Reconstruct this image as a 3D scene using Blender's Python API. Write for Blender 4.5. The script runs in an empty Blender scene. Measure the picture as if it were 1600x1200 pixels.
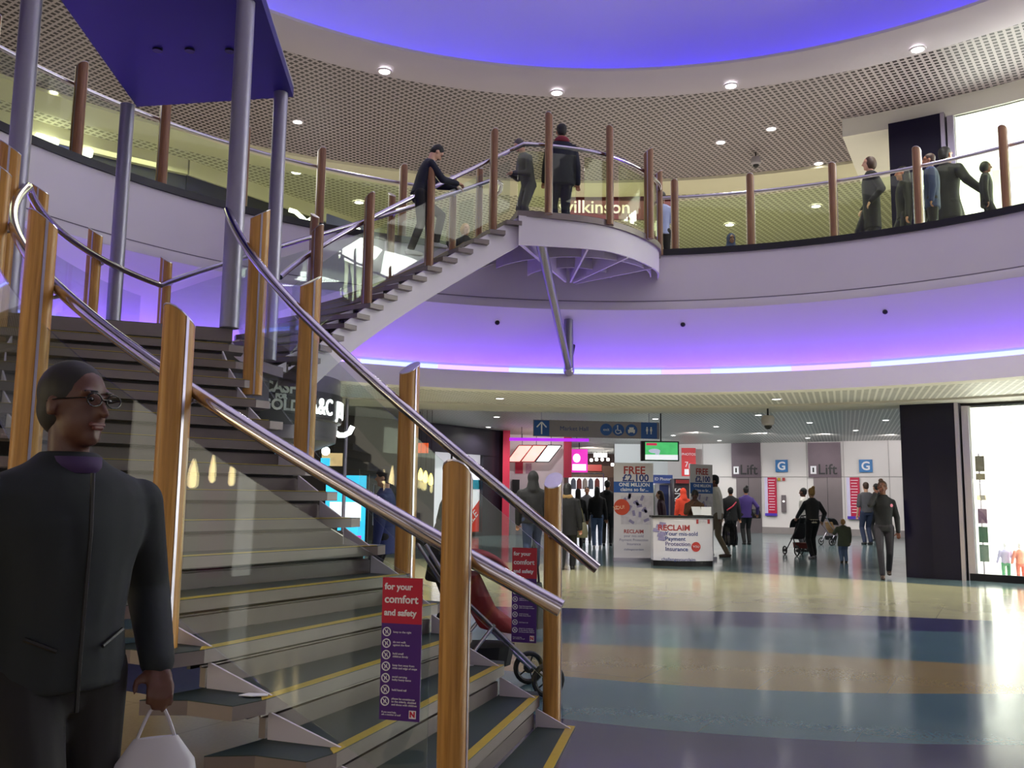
import bpy, math, random
from mathutils import Vector, Matrix
from math import sin, cos, pi, radians, atan2, hypot, sqrt
random.seed(7)
C = bpy.context.scene.collection
scene = bpy.context.scene

# ------------------------------------------------------------------ camera, world, exposure
EYE = 1.45; PITCH = .1238; ROLL = .0124; FOC = 1420.0
cd = bpy.data.cameras.new('camera'); cam = bpy.data.objects.new('camera', cd); C.objects.link(cam)
cd.sensor_width = 36; cd.lens = FOC/1600*36; cd.clip_end = 200
cam.location = (0, 0, EYE)
cam.rotation_euler = (Matrix.Rotation(pi/2+PITCH, 3, 'X') @ Matrix.Rotation(ROLL, 3, 'Z')).to_euler()
scene.camera = cam
w = bpy.data.worlds.new('world'); scene.world = w; w.use_nodes = True
w.node_tree.nodes['Background'].inputs[0].default_value = (.78, .74, .86, 1)
w.node_tree.nodes['Background'].inputs[1].default_value = .22
scene.view_settings.view_transform = 'Standard'; scene.view_settings.look = 'None'
scene.view_settings.gamma = 1; scene.view_settings.use_curve_mapping = False
scene.view_settings.exposure = 0.06

def area_light(name, loc, size, energy, col=(1, 1, 1), rot=(0, 0, 0), sy=None, spread=None):
    l = bpy.data.lights.new(name, 'AREA'); l.energy = energy; l.color = col; l.size = size
    if sy: l.shape = 'RECTANGLE'; l.size_y = sy
    if spread: l.spread = spread
    o = bpy.data.objects.new(name, l); C.objects.link(o); o.location = loc; o.rotation_euler = rot
    return o
AX, AY = 1.43, 7.91           # centre of the round atrium
Z1 = 5.86                     # upper floor
# shop interiors behind the big right-hand windows (ground and upper floor)
def polar(R, t, z=0, c=(AX, AY)): return Vector((c[0]+R*cos(t), c[1]+R*sin(t), z))
for zz, en in ((3.1, 1100), (8.9, 1500)):
    for tt in (.2, .62):
        area_light('shop_ceiling_light', polar(13.9, tt, zz), 3.2, en/2, (1, 1, .97), (0, 0, tt), 5.0)
# general light of the far hall and of the galleries upstairs
def spot_light(name, loc, aim, energy, col, size, soft=.1, blend=.8):
    l = bpy.data.lights.new(name, 'SPOT'); l.energy = energy; l.color = col; l.spot_size = size; l.spot_blend = blend; l.shadow_soft_size = soft
    o = bpy.data.objects.new(name, l); C.objects.link(o); o.location = loc
    o.rotation_euler = (Vector(aim)-Vector(loc)).to_track_quat('-Z', 'Y').to_euler(); return o
for x in (7, 9.5, 12, 14.5, 16.5):      # spots added to brighten the wall by the lifts
    spot_light('wall_fill_spot', (x, 34.5, 3.9), (x+.3, 41, 1.9), 150, (1, .95, .93), 2.2, .15)
spot_light('wall_fill_spot', (1.2, 33.5, 3.9), (1.0, 37.5, 1.8), 150, (1, .9, .92), 2.0); spot_light('wall_fill_spot', (5.5, 38, 3.9), (6, 43, 2.2), 330, (.95, 1, 1), 2.2)
spot_light('wall_fill_spot', (4, 46, 3.9), (4, 56, 2.2), 400, (1, .85, .7), 2.4)
area_light('hall_fill', (6, 30, 3.93), 24, 150, (1, .96, .94), (0, 0, 0), 16)  # broad weak fill added to brighten the hall
area_light('gallery_light', (4, 24.5, 9.4), 14, 620, (1, .98, .85), (0, 0, 0), 6)
area_light('gallery_light', (-8, 17, 9.3), 5, 330, (1, .98, .78), (0, 0, 0), 8)
area_light('gallery_light', (9, 10, 9.3), 5, 220, (1, .97, .9), (0, 0, 0), 8)
# added fills: a soft one under the dome, two behind the viewer, one per floor
area_light('dome_fill', (AX, AY, 11.4), 12, 260, (.93, .87, 1))
area_light('rear_fill_lower', (1, -5.5, 1.9), 20, 130, (1, .93, .88), (pi/2, 0, 0), 3)
area_light('rear_fill_upper', (1, -5.5, 7.6), 26, 105, (.95, .88, 1), (pi/2, 0, 0), 3.4)
# spots added on the near side of the lip to lighten the far dome
for tt in (3.9, 4.3, 4.71, 5.1, 5.5):
    spot_light('dome_fill_spot', polar(8.9, tt, 9.9), (AX+8*cos(tt+pi), AY+8.5*sin(tt+pi), 13.9), 1500, (1, .93, .86), .42, .2, 1)
area_light('left_shop_fill', (-10.2, -.5, 1.7), 9, 80, (1, .9, .74), (pi/2, 0, -pi/2), 2.6)  # fill added to brighten the floor left of the stair

# ------------------------------------------------------------------ helpers
def ray(px, py):
    x2, y2 = px-800, 600-py
    cr, sr = cos(ROLL), sin(ROLL)
    x, y = x2*cr-y2*sr, x2*sr+y2*cr
    cp, sp = cos(PITCH), sin(PITCH)
    return Vector((x/FOC, cp-sp*y/FOC, sp+cp*y/FOC))
def at(px, py, Y): d = ray(px, py); return Vector((0, 0, EYE))+d*(Y/d.y)
def atz(px, py, z): d = ray(px, py); return Vector((0, 0, EYE))+d*((z-EYE)/d.z)
def atcyl(px, py, R, c=(AX, AY)):
    d = ray(px, py); a = d.x**2+d.y**2; b = -2*(d.x*c[0]+d.y*c[1]); k = c[0]**2+c[1]**2-R*R
    t = (-b+sqrt(b*b-4*a*k))/(2*a); return Vector((0, 0, EYE))+d*t

def lin(c):
    if isinstance(c, str): c = [int(c[i:i+2], 16)/255 for i in (0, 2, 4)]
    return tuple(((v/12.92) if v <= .04045 else ((v+.055)/1.055)**2.4) for v in c)
_m = {}
def mat(name, col, rough=.5, metal=0, var=.08, scale=6, emit=0, spec=.5, bump=0, coat=0):
    if name in _m: return _m[name]
    m = bpy.data.materials.new(name); m.use_nodes = True; nt = m.node_tree; b = nt.nodes['Principled BSDF']
    c = lin(col)
    b.inputs['Roughness'].default_value = rough; b.inputs['Metallic'].default_value = metal
    b.inputs['Specular IOR Level'].default_value = spec
    b.inputs['Coat Weight'].default_value = coat
    tc = nt.nodes.new('ShaderNodeTexCoord'); nz = nt.nodes.new('ShaderNodeTexNoise'); nz.inputs['Scale'].default_value = scale
    nz.inputs['Detail'].default_value = 3
    nt.links.new(tc.outputs['Object'], nz.inputs['Vector'])
    mx = nt.nodes.new('ShaderNodeMix'); mx.data_type = 'RGBA'
    mx.inputs['A'].default_value = (*[max(0, v*(1-var)) for v in c], 1); mx.inputs['B'].default_value = (*[min(1, v*(1+var)) for v in c], 1)
    nt.links.new(nz.outputs['Fac'], mx.inputs['Factor']); nt.links.new(mx.outputs['Result'], b.inputs['Base Color'])
    if emit:
        nt.links.new(mx.outputs['Result'], b.inputs['Emission Color']); b.inputs['Emission Strength'].default_value = emit
    if bump:
        bp = nt.nodes.new('ShaderNodeBump'); bp.inputs['Strength'].default_value = bump; bp.inputs['Distance'].default_value = .01
        nt.links.new(nz.outputs['Fac'], bp.inputs['Height']); nt.links.new(bp.outputs['Normal'], b.inputs['Normal'])
    _m[name] = m; return m

def wood_mat(name, ca, cb):
    m = bpy.data.materials.new(name); m.use_nodes = True; nt = m.node_tree; b = nt.nodes['Principled BSDF']
    b.inputs['Roughness'].default_value = .38
    tc = nt.nodes.new('ShaderNodeTexCoord'); mp = nt.nodes.new('ShaderNodeMapping'); mp.inputs['Scale'].default_value = (28, 28, 1.1)
    nz = nt.nodes.new('ShaderNodeTexNoise'); nz.inputs['Scale'].default_value = 2; nz.inputs['Detail'].default_value = 5; nz.inputs['Distortion'].default_value = .6
    cr = nt.nodes.new('ShaderNodeValToRGB'); cr.color_ramp.elements[0].position = .3; cr.color_ramp.elements[1].position = .75
    cr.color_ramp.elements[0].color = (*lin(ca), 1); cr.color_ramp.elements[1].color = (*lin(cb), 1)
    nt.links.new(tc.outputs['Object'], mp.inputs['Vector']); nt.links.new(mp.outputs['Vector'], nz.inputs['Vector'])
    nt.links.new(nz.outputs['Fac'], cr.inputs['Fac']); nt.links.new(cr.outputs['Color'], b.inputs['Base Color'])
    return m
WOOD = wood_mat('warm_pine', 'a06f2c', 'c99549')
WOODR = wood_mat('red_pine', '6f4b33', '956a49')

def glass_mat(name, tint, refl=1.0):
    m = bpy.data.materials.new(name); m.use_nodes = True; nt = m.node_tree; nt.nodes.clear()
    out = nt.nodes.new('ShaderNodeOutputMaterial'); tr = nt.nodes.new('ShaderNodeBsdfTransparent'); gl = nt.nodes.new('ShaderNodeBsdfGlossy')
    gl.inputs['Roughness'].default_value = .01; tr.inputs['Color'].default_value = (*tint, 1)
    gl.inputs['Color'].default_value = (refl, refl, refl, 1)
    lw_ = nt.nodes.new('ShaderNodeLayerWeight'); lw_.inputs['Blend'].default_value = .5
    pw = nt.nodes.new('ShaderNodeMath'); pw.operation = 'POWER'; pw.inputs[1].default_value = 4.5
    ml = nt.nodes.new('ShaderNodeMath'); ml.operation = 'MULTIPLY_ADD'; ml.inputs[1].default_value = .8; ml.inputs[2].default_value = .035
    mx = nt.nodes.new('ShaderNodeMixShader')
    nt.links.new(lw_.outputs['Facing'], pw.inputs[0]); nt.links.new(pw.outputs[0], ml.inputs[0])
    nt.links.new(ml.outputs[0], mx.inputs[0]); nt.links.new(tr.outputs[0], mx.inputs[1]); nt.links.new(gl.outputs[0], mx.inputs[2])
    nt.links.new(mx.outputs[0], out.inputs[0]); return m
GLASS = glass_mat('clear_glass', (.9, .94, .92))
GALGLASS = glass_mat('green_tinted_glass', (.90, .95, .80))
SHOPGLASS = glass_mat('shop_glass', (.97, .98, .97))

def mesh_ceiling_mat(name, bar, hole, pitch, ang=0, fill=.42):
    """perforated metal tile: pale bars around dark square openings"""
    m = bpy.data.materials.new(name); m.use_nodes = True; nt = m.node_tree; b = nt.nodes['Principled BSDF']
    b.inputs['Roughness'].default_value = .45
    tc = nt.nodes.new('ShaderNodeTexCoord'); mp = nt.nodes.new('ShaderNodeMapping')
    mp.inputs['Rotation'].default_value = (0, 0, ang); mp.inputs['Scale'].default_value = (1/pitch,)*3
    nt.links.new(tc.outputs['Object'], mp.inputs['Vector'])
    sx = nt.nodes.new('ShaderNodeSeparateXYZ'); nt.links.new(mp.outputs['Vector'], sx.inputs[0])
    def saw(o):
        f = nt.nodes.new('ShaderNodeMath'); f.operation = 'FRACT'; nt.links.new(o, f.inputs[0])
        s = nt.nodes.new('ShaderNodeMath'); s.operation = 'SUBTRACT'; s.inputs[1].default_value = .5; nt.links.new(f.outputs[0], s.inputs[0])
        a = nt.nodes.new('ShaderNodeMath'); a.operation = 'ABSOLUTE'; nt.links.new(s.outputs[0], a.inputs[0])
        g = nt.nodes.new('ShaderNodeMath'); g.operation = 'LESS_THAN'; g.inputs[1].default_value = fill*.8; nt.links.new(a.outputs[0], g.inputs[0])
        return g.outputs[0]
    mu = nt.nodes.new('ShaderNodeMath'); mu.operation = 'MULTIPLY'
    nt.links.new(saw(sx.outputs[0]), mu.inputs[0]); nt.links.new(saw(sx.outputs[1]), mu.inputs[1])
    mx = nt.nodes.new('ShaderNodeMix'); mx.data_type = 'RGBA'
    mx.inputs['A'].default_value = (*lin(bar), 1); mx.inputs['B'].default_value = (*lin(hole), 1)
    nt.links.new(mu.outputs[0], mx.inputs['Factor']); nt.links.new(mx.outputs['Result'], b.inputs['Base Color'])
    return m

class MB:
    """collects shapes and links them as one mesh object"""
    def __init__(s): s.v = []; s.f = []; s.mi = []; s.cur = 0
    def add(s, vs, fs):
        o = len(s.v); s.v += [tuple(v) for v in vs]; s.f += [tuple(i+o for i in f) for f in fs]; s.mi += [s.cur]*len(fs); return s
    def box(s, c, size, M=None, rz=0):
        x, y, z = [k/2 for k in size]; c = Vector(c)
        R = M or Matrix.Rotation(rz, 3, 'Z')
        vs = [c+R@Vector((i*x, j*y, k*z)) for i in (-1, 1) for j in (-1, 1) for k in (-1, 1)]
        return s.add(vs, [(0, 1, 3, 2), (4, 6, 7, 5), (0, 4, 5, 1), (2, 3, 7, 6), (0, 2, 6, 4), (1, 5, 7, 3)])
    def prism(s, pts, z0, z1, M=None):
        n = len(pts); f0 = z0 if callable(z0) else (lambda x, y: z0); f1 = z1 if callable(z1) else (lambda x, y: z1)
        vs = [Vector((x, y, f0(x, y))) for x, y in pts]+[Vector((x, y, f1(x, y))) for x, y in pts]
        if M: vs = [M@v for v in vs]
        return s.add(vs, [tuple(reversed(range(n))), tuple(range(n, 2*n))]+[(i, (i+1) % n, n+(i+1) % n, n+i) for i in range(n)])
    def tube(s, pts, r, n=10, closed=False, caps=True):
        pts = [Vector(p) for p in pts]; m = len(pts); rings = []; up = None
        for i, p in enumerate(pts):
            if closed: t = pts[(i+1) % m]-pts[i-1]
            else: t = pts[min(i+1, m-1)]-pts[max(i-1, 0)]
            t.normalize()
            if up is None: up = t.orthogonal().normalized()
            up = (up-t*up.dot(t)).normalized(); b = t.cross(up)
            rr = r[i] if isinstance(r, (list, tuple)) else r
            rings.append([p+(up*cos(2*pi*k/n)+b*sin(2*pi*k/n))*rr for k in range(n)])
        vs = [v for rg in rings for v in rg]; fs = []
        for i in range(m if closed else m-1):
            j = (i+1) % m
            fs += [(i*n+k, i*n+(k+1) % n, j*n+(k+1) % n, j*n+k) for k in range(n)]
        if caps and not closed: fs += [tuple(reversed(range(n))), tuple(range((m-1)*n, m*n))]
        return s.add(vs, fs)
    def lathe(s, prof, c, t0=0, t1=2*pi, n=96, closed_prof=False):
        full = abs(t1-t0-2*pi) < 1e-4; k = len(prof); m = n if full else n+1
        vs = [(c[0]+R*cos(t0+(t1-t0)*i/n), c[1]+R*sin(t0+(t1-t0)*i/n), z) for i in range(m) for R, z in prof]
        fs = []
        for i in range(n):
            j = (i+1) % m if full else i+1
            for a in range(k if closed_prof else k-1):
                b = (a+1) % k; fs.append((i*k+a, j*k+a, j*k+b, i*k+b))
        if closed_prof and not full: fs += [tuple(range(k)), tuple(reversed(range((m-1)*k, m*k)))]
        return s.add(vs, fs)
    def ribbon(s, ths, R, zlo, zhi, th, c):
        """thin upright wall following a plan curve"""
        vs = []; n = len(ths)
        for t in ths:
            for rr, z in ((R(t)-th/2, zlo(t)), (R(t)+th/2, zlo(t)), (R(t)+th/2, zhi(t)), (R(t)-th/2, zhi(t))):
                vs.append((c[0]+rr*cos(t), c[1]+rr*sin(t), z))
        fs = [(i*4+a, i*4+(a+1) % 4, i*4+4+(a+1) % 4, i*4+4+a) for i in range(n-1) for a in range(4)]
        fs += [(3, 2, 1, 0), tuple((n-1)*4+a for a in range(4))]
        return s.add(vs, fs)
    def sphere(s, c, r, n=12, m=8, M=None):
        if not isinstance(r, (tuple, list)): r = (r, r, r)
        vs = []
        for i in range(m+1):
            a = pi*i/m
            for k in range(n):
                v = Vector((r[0]*sin(a)*cos(2*pi*k/n), r[1]*sin(a)*sin(2*pi*k/n), r[2]*cos(a)))
                if M: v = M@v
                vs.append(Vector(c)+v)
        return s.add(vs, [(i*n+k, (i+1)*n+k, (i+1)*n+(k+1) % n, i*n+(k+1) % n) for i in range(m) for k in range(n)])
    def cap(s, a, b, ra, rb, n=12):
        a = Vector(a); b = Vector(b); d = b-a; L = d.length
        if L < 1e-5: return s.sphere(a, max(ra, rb))
        d /= L; u = d.orthogonal().normalized(); w_ = d.cross(u); rings = []
        for k in range(6): al = -pi/2+pi/2*k/5; rings.append((a+d*ra*sin(al), ra*cos(al)))
        for k in range(6): al = pi/2*k/5; rings.append((b+d*rb*sin(al), rb*cos(al)))
        vs = [p+(u*cos(2*pi*k/n)+w_*sin(2*pi*k/n))*max(r, 1e-4) for p, r in rings for k in range(n)]; m = len(rings)
        fs = [(i*n+k, i*n+(k+1) % n, (i+1)*n+(k+1) % n, (i+1)*n+k) for i in range(m-1) for k in range(n)]
        return s.add(vs, fs+[tuple(reversed(range(n))), tuple(range((m-1)*n, m*n))])
    def loft(s, rings, X=Vector((1, 0, 0)), Y=Vector((0, 1, 0)), n=20):
        vs = [Vector(c)+X*rx*cos(2*pi*k/n)+Y*ry*sin(2*pi*k/n) for c, rx, ry in rings for k in range(n)]; m = len(rings)
        fs = [(i*n+k, i*n+(k+1) % n, (i+1)*n+(k+1) % n, (i+1)*n+k) for i in range(m-1) for k in range(n)]
        return s.add(vs, fs+[tuple(reversed(range(n))), tuple(range((m-1)*n, m*n))])
    def build(s, name, m, parent=None, smooth=False, voxel=0, sm=3, bevel=0):
        me = bpy.data.meshes.new(name); me.from_pydata(s.v, [], s.f); me.update()
        import bmesh
        bm = bmesh.new(); bm.from_mesh(me); bmesh.ops.recalc_face_normals(bm, faces=bm.faces)
        if bevel:
            bmesh.ops.bevel(bm, geom=bm.edges[:], offset=bevel, segments=2, affect='EDGES', profile=.5)
        bm.to_mesh(me); bm.free()
        ms = m if isinstance(m, (list, tuple)) else [m]
        for k in ms: me.materials.append(k)
        if len(ms) > 1 and not voxel and not bevel:
            for p, i in zip(me.polygons, s.mi): p.material_index = i
        o = bpy.data.objects.new(name, me); C.objects.link(o)
        if voxel:
            r = o.modifiers.new('r', 'REMESH'); r.mode = 'VOXEL'; r.voxel_size = voxel; r.use_smooth_shade = True
            q = o.modifiers.new('s', 'SMOOTH'); q.iterations = sm; q.factor = .5
            dg = bpy.context.evaluated_depsgraph_get(); dg.update()
            nm = bpy.data.meshes.new_from_object(o.evaluated_get(dg)); o.modifiers.clear(); o.data = nm
            nm.name = name; bpy.data.meshes.remove(me); me = nm
            if not me.materials: me.materials.append(ms[0])
            smooth = True
        if smooth:
            for p in me.polygons: p.use_smooth = True
            if smooth == 'auto': me.set_sharp_from_angle(angle=radians(40))
        if parent: o.parent = parent
        return o

def thing(name, label, cat, loc=(0, 0, 0), rz=0, group=None):
    o = bpy.data.objects.new(name, None); C.objects.link(o); o.location = loc; o.rotation_euler = (0, 0, rz)
    o['label'] = label; o['category'] = cat
    if group: o['group'] = group
    return o
def tag(o, label, cat, group=None):
    o['label'] = label; o['category'] = cat
    if group: o['group'] = group
    return o
def struct(o): o['kind'] = 'structure'; return o
def frame(o, right=(1, 0, 0), up=(0, 0, 1)):
    r = Vector(right).normalized(); u = Vector(up).normalized(); n = r.cross(u)
    M = Matrix((r, u, n)).transposed().to_4x4(); M.translation = Vector(o); return M
def text(body, size, m, parent, F, x=0, y=0, ext=.004, align='CENTER', sx=1, bold=0, bend=None, name='lettering', shear=0, label=None):
    cu = bpy.data.curves.new('t', 'FONT'); cu.body = body; cu.size = size; cu.align_x = align; cu.align_y = 'CENTER'
    cu.extrude = ext; cu.offset = bold; cu.shear = shear; cu.resolution_u = 3
    o = bpy.data.objects.new('t', cu); C.objects.link(o)
    dg = bpy.context.evaluated_depsgraph_get(); dg.update()
    me = bpy.data.meshes.new_from_object(o.evaluated_get(dg)); bpy.data.objects.remove(o); bpy.data.curves.remove(cu)
    me.name = name; me.materials.clear(); me.materials.append(m)
    for v in me.vertices:
        p = Vector((v.co.x*sx+x, v.co.y+y, v.co.z))
        v.co = bend(p) if bend else (F@p)
    o = bpy.data.objects.new(name, me); C.objects.link(o)
    if parent: o.parent = parent; 
    if label: o['label'] = label
    return o
def panel(F, w_, h_, t, m, name, parent=None, x=0, y=0, z=0):
    mb = MB(); vs = [F@Vector((x+i*w_/2, y+j*h_/2, z+k*t/2)) for i in (-1, 1) for j in (-1, 1) for k in (-1, 1)]
    mb.add(vs, [(0, 1, 3, 2), (4, 6, 7, 5), (0, 4, 5, 1), (2, 3, 7, 6), (0, 2, 6, 4), (1, 5, 7, 3)])
    return mb.build(name, m, parent)
def disc(F, r, t, m, name, parent=None, x=0, y=0, z=0, n=32, r2=None):
    mb = MB()
    if r2 is None:
        vs = [F@Vector((x+r*cos(2*pi*k/n), y+r*sin(2*pi*k/n), z+s_*t/2)) for s_ in (-1, 1) for k in range(n)]
        mb.add(vs, [tuple(range(n)), tuple(range(n, 2*n))]+[(k, (k+1) % n, n+(k+1) % n, n+k) for k in range(n)])
    else:
        vs = [F@Vector((x+q*cos(2*pi*k/n), y+q*sin(2*pi*k/n), z+s_*t/2)) for q in (r, r2) for s_ in (-1, 1) for k in range(n)]
        for k in range(n):
            j = (k+1) % n; mb.add([vs[i] for i in (k, j, n+j, n+k, 2*n+k, 2*n+j, 3*n+j, 3*n+k)], [(0, 1, 2, 3), (4, 5, 6, 7), (0, 1, 5, 4), (3, 2, 6, 7)])
    return mb.build(name, m, parent)

def rod(p, ztop, parent, r=.012):
    q = MB().tube([p, (p[0], p[1], ztop)], r, 6).build('hanging_rod', mat('dark_metal', '1d1c22', .4, .3, .1), parent); return q

# ------------------------------------------------------------------ materials
STEEL = mat('brushed_steel', 'b9b4c2', .28, 1, .05, 30)
CHROME = mat('polished_steel', 'c4bec9', .14, 1, .03)
PIPE = mat('pipe_steel', '8f8c9c', .42, .7, .06, 10)
WHITEP = mat('painted_white', 'cdc6d0', .55, 0, .03, 2)
OFFW = mat('ceiling_plaster', 'cbc6c0', .7, 0, .03, 1)
CREAM = mat('cream_bulkhead', 'dcd8bd', .6, 0, .03, 1)
SOFF = mat('soffit_plaster', 'e2dde4', .6, 0, .02, 1)
DARK = mat('dark_metal', '1d1c22', .4, .3, .1)
BLACK = mat('black_plastic', '101014', .4)
BLKGR = mat('black_granite', '17142b', .22, 0, .25, 120, spec=.22)
WALLW = mat('white_wall', 'd9d3d2', .35, 0, .02, 1)
GREEN = mat('green_tread', '223432', .55, 0, .2, 60)
YELLOW = mat('yellow_nosing', 'b59a23', .5, 0, .12, 25)
EDGE = mat('tread_edge', '7a706e', .42, .25, .08, 12)
PURPLE = mat('sign_purple', '4a1c7c', .35, 0, .03)
RED = mat('sign_red', 'c01c3c', .35, 0, .03)
WHITE = mat('white_print', 'ededf2', .5, 0, .01)
GREYP = mat('grey_print', '9a96b4', .5, 0, .02)
BLUE = mat('sign_blue', '2558a8', .4, 0, .03)
NAVY = mat('navy_print', '2b3f85', .5, 0, .03)
REDP = mat('red_print', 'a8373a', .5, 0, .03)
PINK = mat('pink_red_column', 'c8324e', .4, 0, .04)
LAMP = mat('lamp_glow', 'fffdf4', .5, 0, 0, emit=14)
LBOX = mat('lightbox', 'fbfdfa', .5, 0, .02, emit=1.4)
LBOXP = mat('lightbox_peach', 'ffb8ac', .5, 0, .3, 2, emit=1.1)

# ------------------------------------------------------------------ floor with inlaid colour bands
def bands():
    knots = [  # boundary curves y = f(x) through measured points, far to near
        [(-25, 25), (-8, 23.2), (-3, 21.8), (1.44, 20.1), (4.23, 18.9), (6.5, 17.3), (7.64, 16.3), (12, 13.2), (25, 7)],
        [(-25, 12), (-8, 12.4), (-3, 12.6), (.88, 12.3), (3.8, 12.1), (5.55, 11.68), (8, 10.9), (12, 9.4), (25, 3)],
        [(-25, 10.6), (-8, 10.9), (-3, 11.1), (.78, 10.85), (5.0, 10.55), (8, 10.0), (12, 8.9), (25, 2)],
        [(-25, 10.1), (-8, 10.2), (-3, 9.9), (.67, 9.37), (2.5, 9.0), (4.05, 8.52), (5.5, 8.1), (8, 8.0), (25, 1.5)],
        [(-25, 9.9), (-8, 9.9), (-3, 9.3), (.55, 7.62), (1.61, 7.27), (2.64, 7.14), (3.96, 7.21), (8, 7.3), (25, 1)],
        [(-25, 9.5), (-8, 9.4), (-3, 8.4), (.44, 6.15), (1.3, 5.87), (2.27, 5.71), (2.69, 5.7), (5, 5.8), (25, 0)],
        [(-25, 9.2), (-8, 9.1), (-4, 7.6), (-1.2, 6.0), (-.45, 4.6), (.1, 3.2), (.5, 0), (.6, -5.9), (25, -5.95)]]
    def f(k, x):
        for (x0, y0), (x1, y1) in zip(k, k[1:]):
            if x <= x1:
                t = (x-x0)/(x1-x0); return y0+(y1-y0)*t
        return k[-1][1]
    def fs(k, x): return (f(k, x-.5)+f(k, x-.25)+f(k, x)*2+f(k, x+.25)+f(k, x+.5))/6 if abs(x) < 24 else f(k, x)
    xs = [-25+i*.5 for i in range(101)]
    mb = MB(); lines = [[75.0]*len(xs)]+[[fs(k, x) for x in xs] for k in knots]+[[-6.0]*len(xs)]
    for b in range(len(lines)-1):
        mb.cur = b
        up, lo = lines[b], lines[b+1]
        vs = [(x, y, 0) for x, y in zip(xs, lo)]+[(x, y, 0) for x, y in zip(xs, up)]; n = len(xs)
        mb.add(vs, [(i, i+1, n+i+1, n+i) for i in range(n-1)])
    return mb
def tile(name, col, rough=.13):
    m = mat(name, col, rough, 0, .1, 45, spec=.55)
    nt = m.node_tree; b = nt.nodes['Principled BSDF']; tc = nt.nodes.new('ShaderNodeTexCoord')
    mp = nt.nodes.new('ShaderNodeMapping'); mp.inputs['Rotation'].default_value = (0, 0, .5); nt.links.new(tc.outputs['Object'], mp.inputs['Vector'])
    br = nt.nodes.new('ShaderNodeTexBrick'); br.offset = 0; br.inputs['Scale'].default_value = 1; br.inputs['Brick Width'].default_value = .9
    br.inputs['Row Height'].default_value = .9; br.inputs['Mortar Size'].default_value = .003; br.inputs['Mortar Smooth'].default_value = 0
    br.inputs['Color1'].default_value = (1, 1, 1, 1); br.inputs['Color2'].default_value = (1, 1, 1, 1); br.inputs['Mortar'].default_value = (.62, .62, .62, 1)
    nt.links.new(mp.outputs['Vector'], br.inputs['Vector'])
    old = b.inputs['Base Color'].links[0].from_socket; mu = nt.nodes.new('ShaderNodeMix'); mu.data_type = 'RGBA'; mu.blend_type = 'MULTIPLY'
    mu.inputs['Factor'].default_value = 1; nt.links.new(old, mu.inputs['A']); nt.links.new(br.outputs['Color'], mu.inputs['B'])
    nt.links.new(mu.outputs['Result'], b.inputs['Base Color'])
    n2 = nt.nodes.new('ShaderNodeTexNoise'); n2.inputs['Scale'].default_value = 1.3; nt.links.new(tc.outputs['Object'], n2.inputs['Vector'])
    mr = nt.nodes.new('ShaderNodeMapRange'); mr.inputs['To Min'].default_value = rough*.7; mr.inputs['To Max'].default_value = rough*1.5
    nt.links.new(n2.outputs['Fac'], mr.inputs['Value']); nt.links.new(mr.outputs['Result'], b.inputs['Roughness'])
    return m
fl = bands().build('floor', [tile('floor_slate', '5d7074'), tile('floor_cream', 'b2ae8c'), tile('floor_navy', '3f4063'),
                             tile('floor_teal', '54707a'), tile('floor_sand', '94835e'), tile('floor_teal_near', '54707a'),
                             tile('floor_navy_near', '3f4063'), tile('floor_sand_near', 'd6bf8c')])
struct(fl)

# ------------------------------------------------------------------ atrium shell
A = (AX, AY)
struct(MB().lathe([(8.21, Z1), (8.21, 4.985)], A, n=160).build('wall_atrium', WHITEP, smooth=True))
struct(MB().lathe([(8.22, 4.985), (8.22, 4.97), (8.205, 4.97), (8.19, 4.92), (8.2, 4.82)], A, n=160).build('trim_1', WHITEP, smooth='auto'))
struct(MB().lathe([(8.20, 4.985), (8.20, 4.97)], A, n=160).build('trim_17', mat('seam_grey', '6c6474', .6)))
struct(MB().lathe([(8.2, 4.82), (8.38, 4.6), (8.62, 4.3), (8.85, 3.95), (8.98, 3.7), (9.0, 3.5)], A, n=160).build('trim_2', SOFF, smooth=True))
struct(MB().lathe([(8.40, 3.50), (8.36, 3.66), (8.27, 3.66), (8.12, 3.5), (8.0, 3.36), (7.94, 3.29), (8.3, 3.29), (8.4, 3.40)], A, n=160).build('trim_3', mat('lip_plaster', 'ece7e0', .6, 0, .02, 1), smooth='auto'))
struct(MB().lathe([(8.40, 3.50), (9.0, 3.50)], A, n=160).build('trim_4', OFFW))
struct(MB().lathe([(8.17, Z1+.07), (8.17, Z1-.04), (8.24, Z1-.04), (8.24, Z1+.07)], A, n=160, closed_prof=True).build('trim_5', DARK))
struct(MB().lathe([(8.21, Z1), (34, Z1)], A, n=120).build('floor_upper', mat('gallery_floor', 'b4ada4', .3)))
# cove lamp strips lying in the trough, violet; pale glowing bands imitate the strongly lit soffit foot
CY = mat('cove_glow_cyan', 'a3bcff', .5, 0, 0, emit=1.5); VI = mat('cove_lamp_violet', '8c54ff', .5, 0, 0, emit=11)
k = 0; PK = mat('cove_glow_pink', 'b9a6ff', .5, 0, 0, emit=1.4)
t = -.3
while t < pi+.4:
    L = [.16, .1, .2, .12, .15][k % 5]
    o = MB().lathe([(8.62, 3.52), (8.72, 3.52), (8.72, 3.56), (8.62, 3.56)], A, t, t+L-.006, 8, closed_prof=True).build('cove_lamp_strip', VI)
    tag(o, 'lamp strip hidden in the lower cove, throwing violet and blue light on the soffit', 'light', 'lower cove lamp strips')
    o = MB().lathe([(8.93, 3.72), (8.90, 3.72), (8.865, 3.825), (8.90, 3.825)], A, t, t+L-.001, 8, closed_prof=True).build('cove_glow_band', (CY, PK, CY, CY, PK)[k % 5])
    tag(o, 'pale glowing band added as the brightly lit bottom edge of the violet soffit', 'light', 'cove glow bands'); t += L; k += 1
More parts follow.
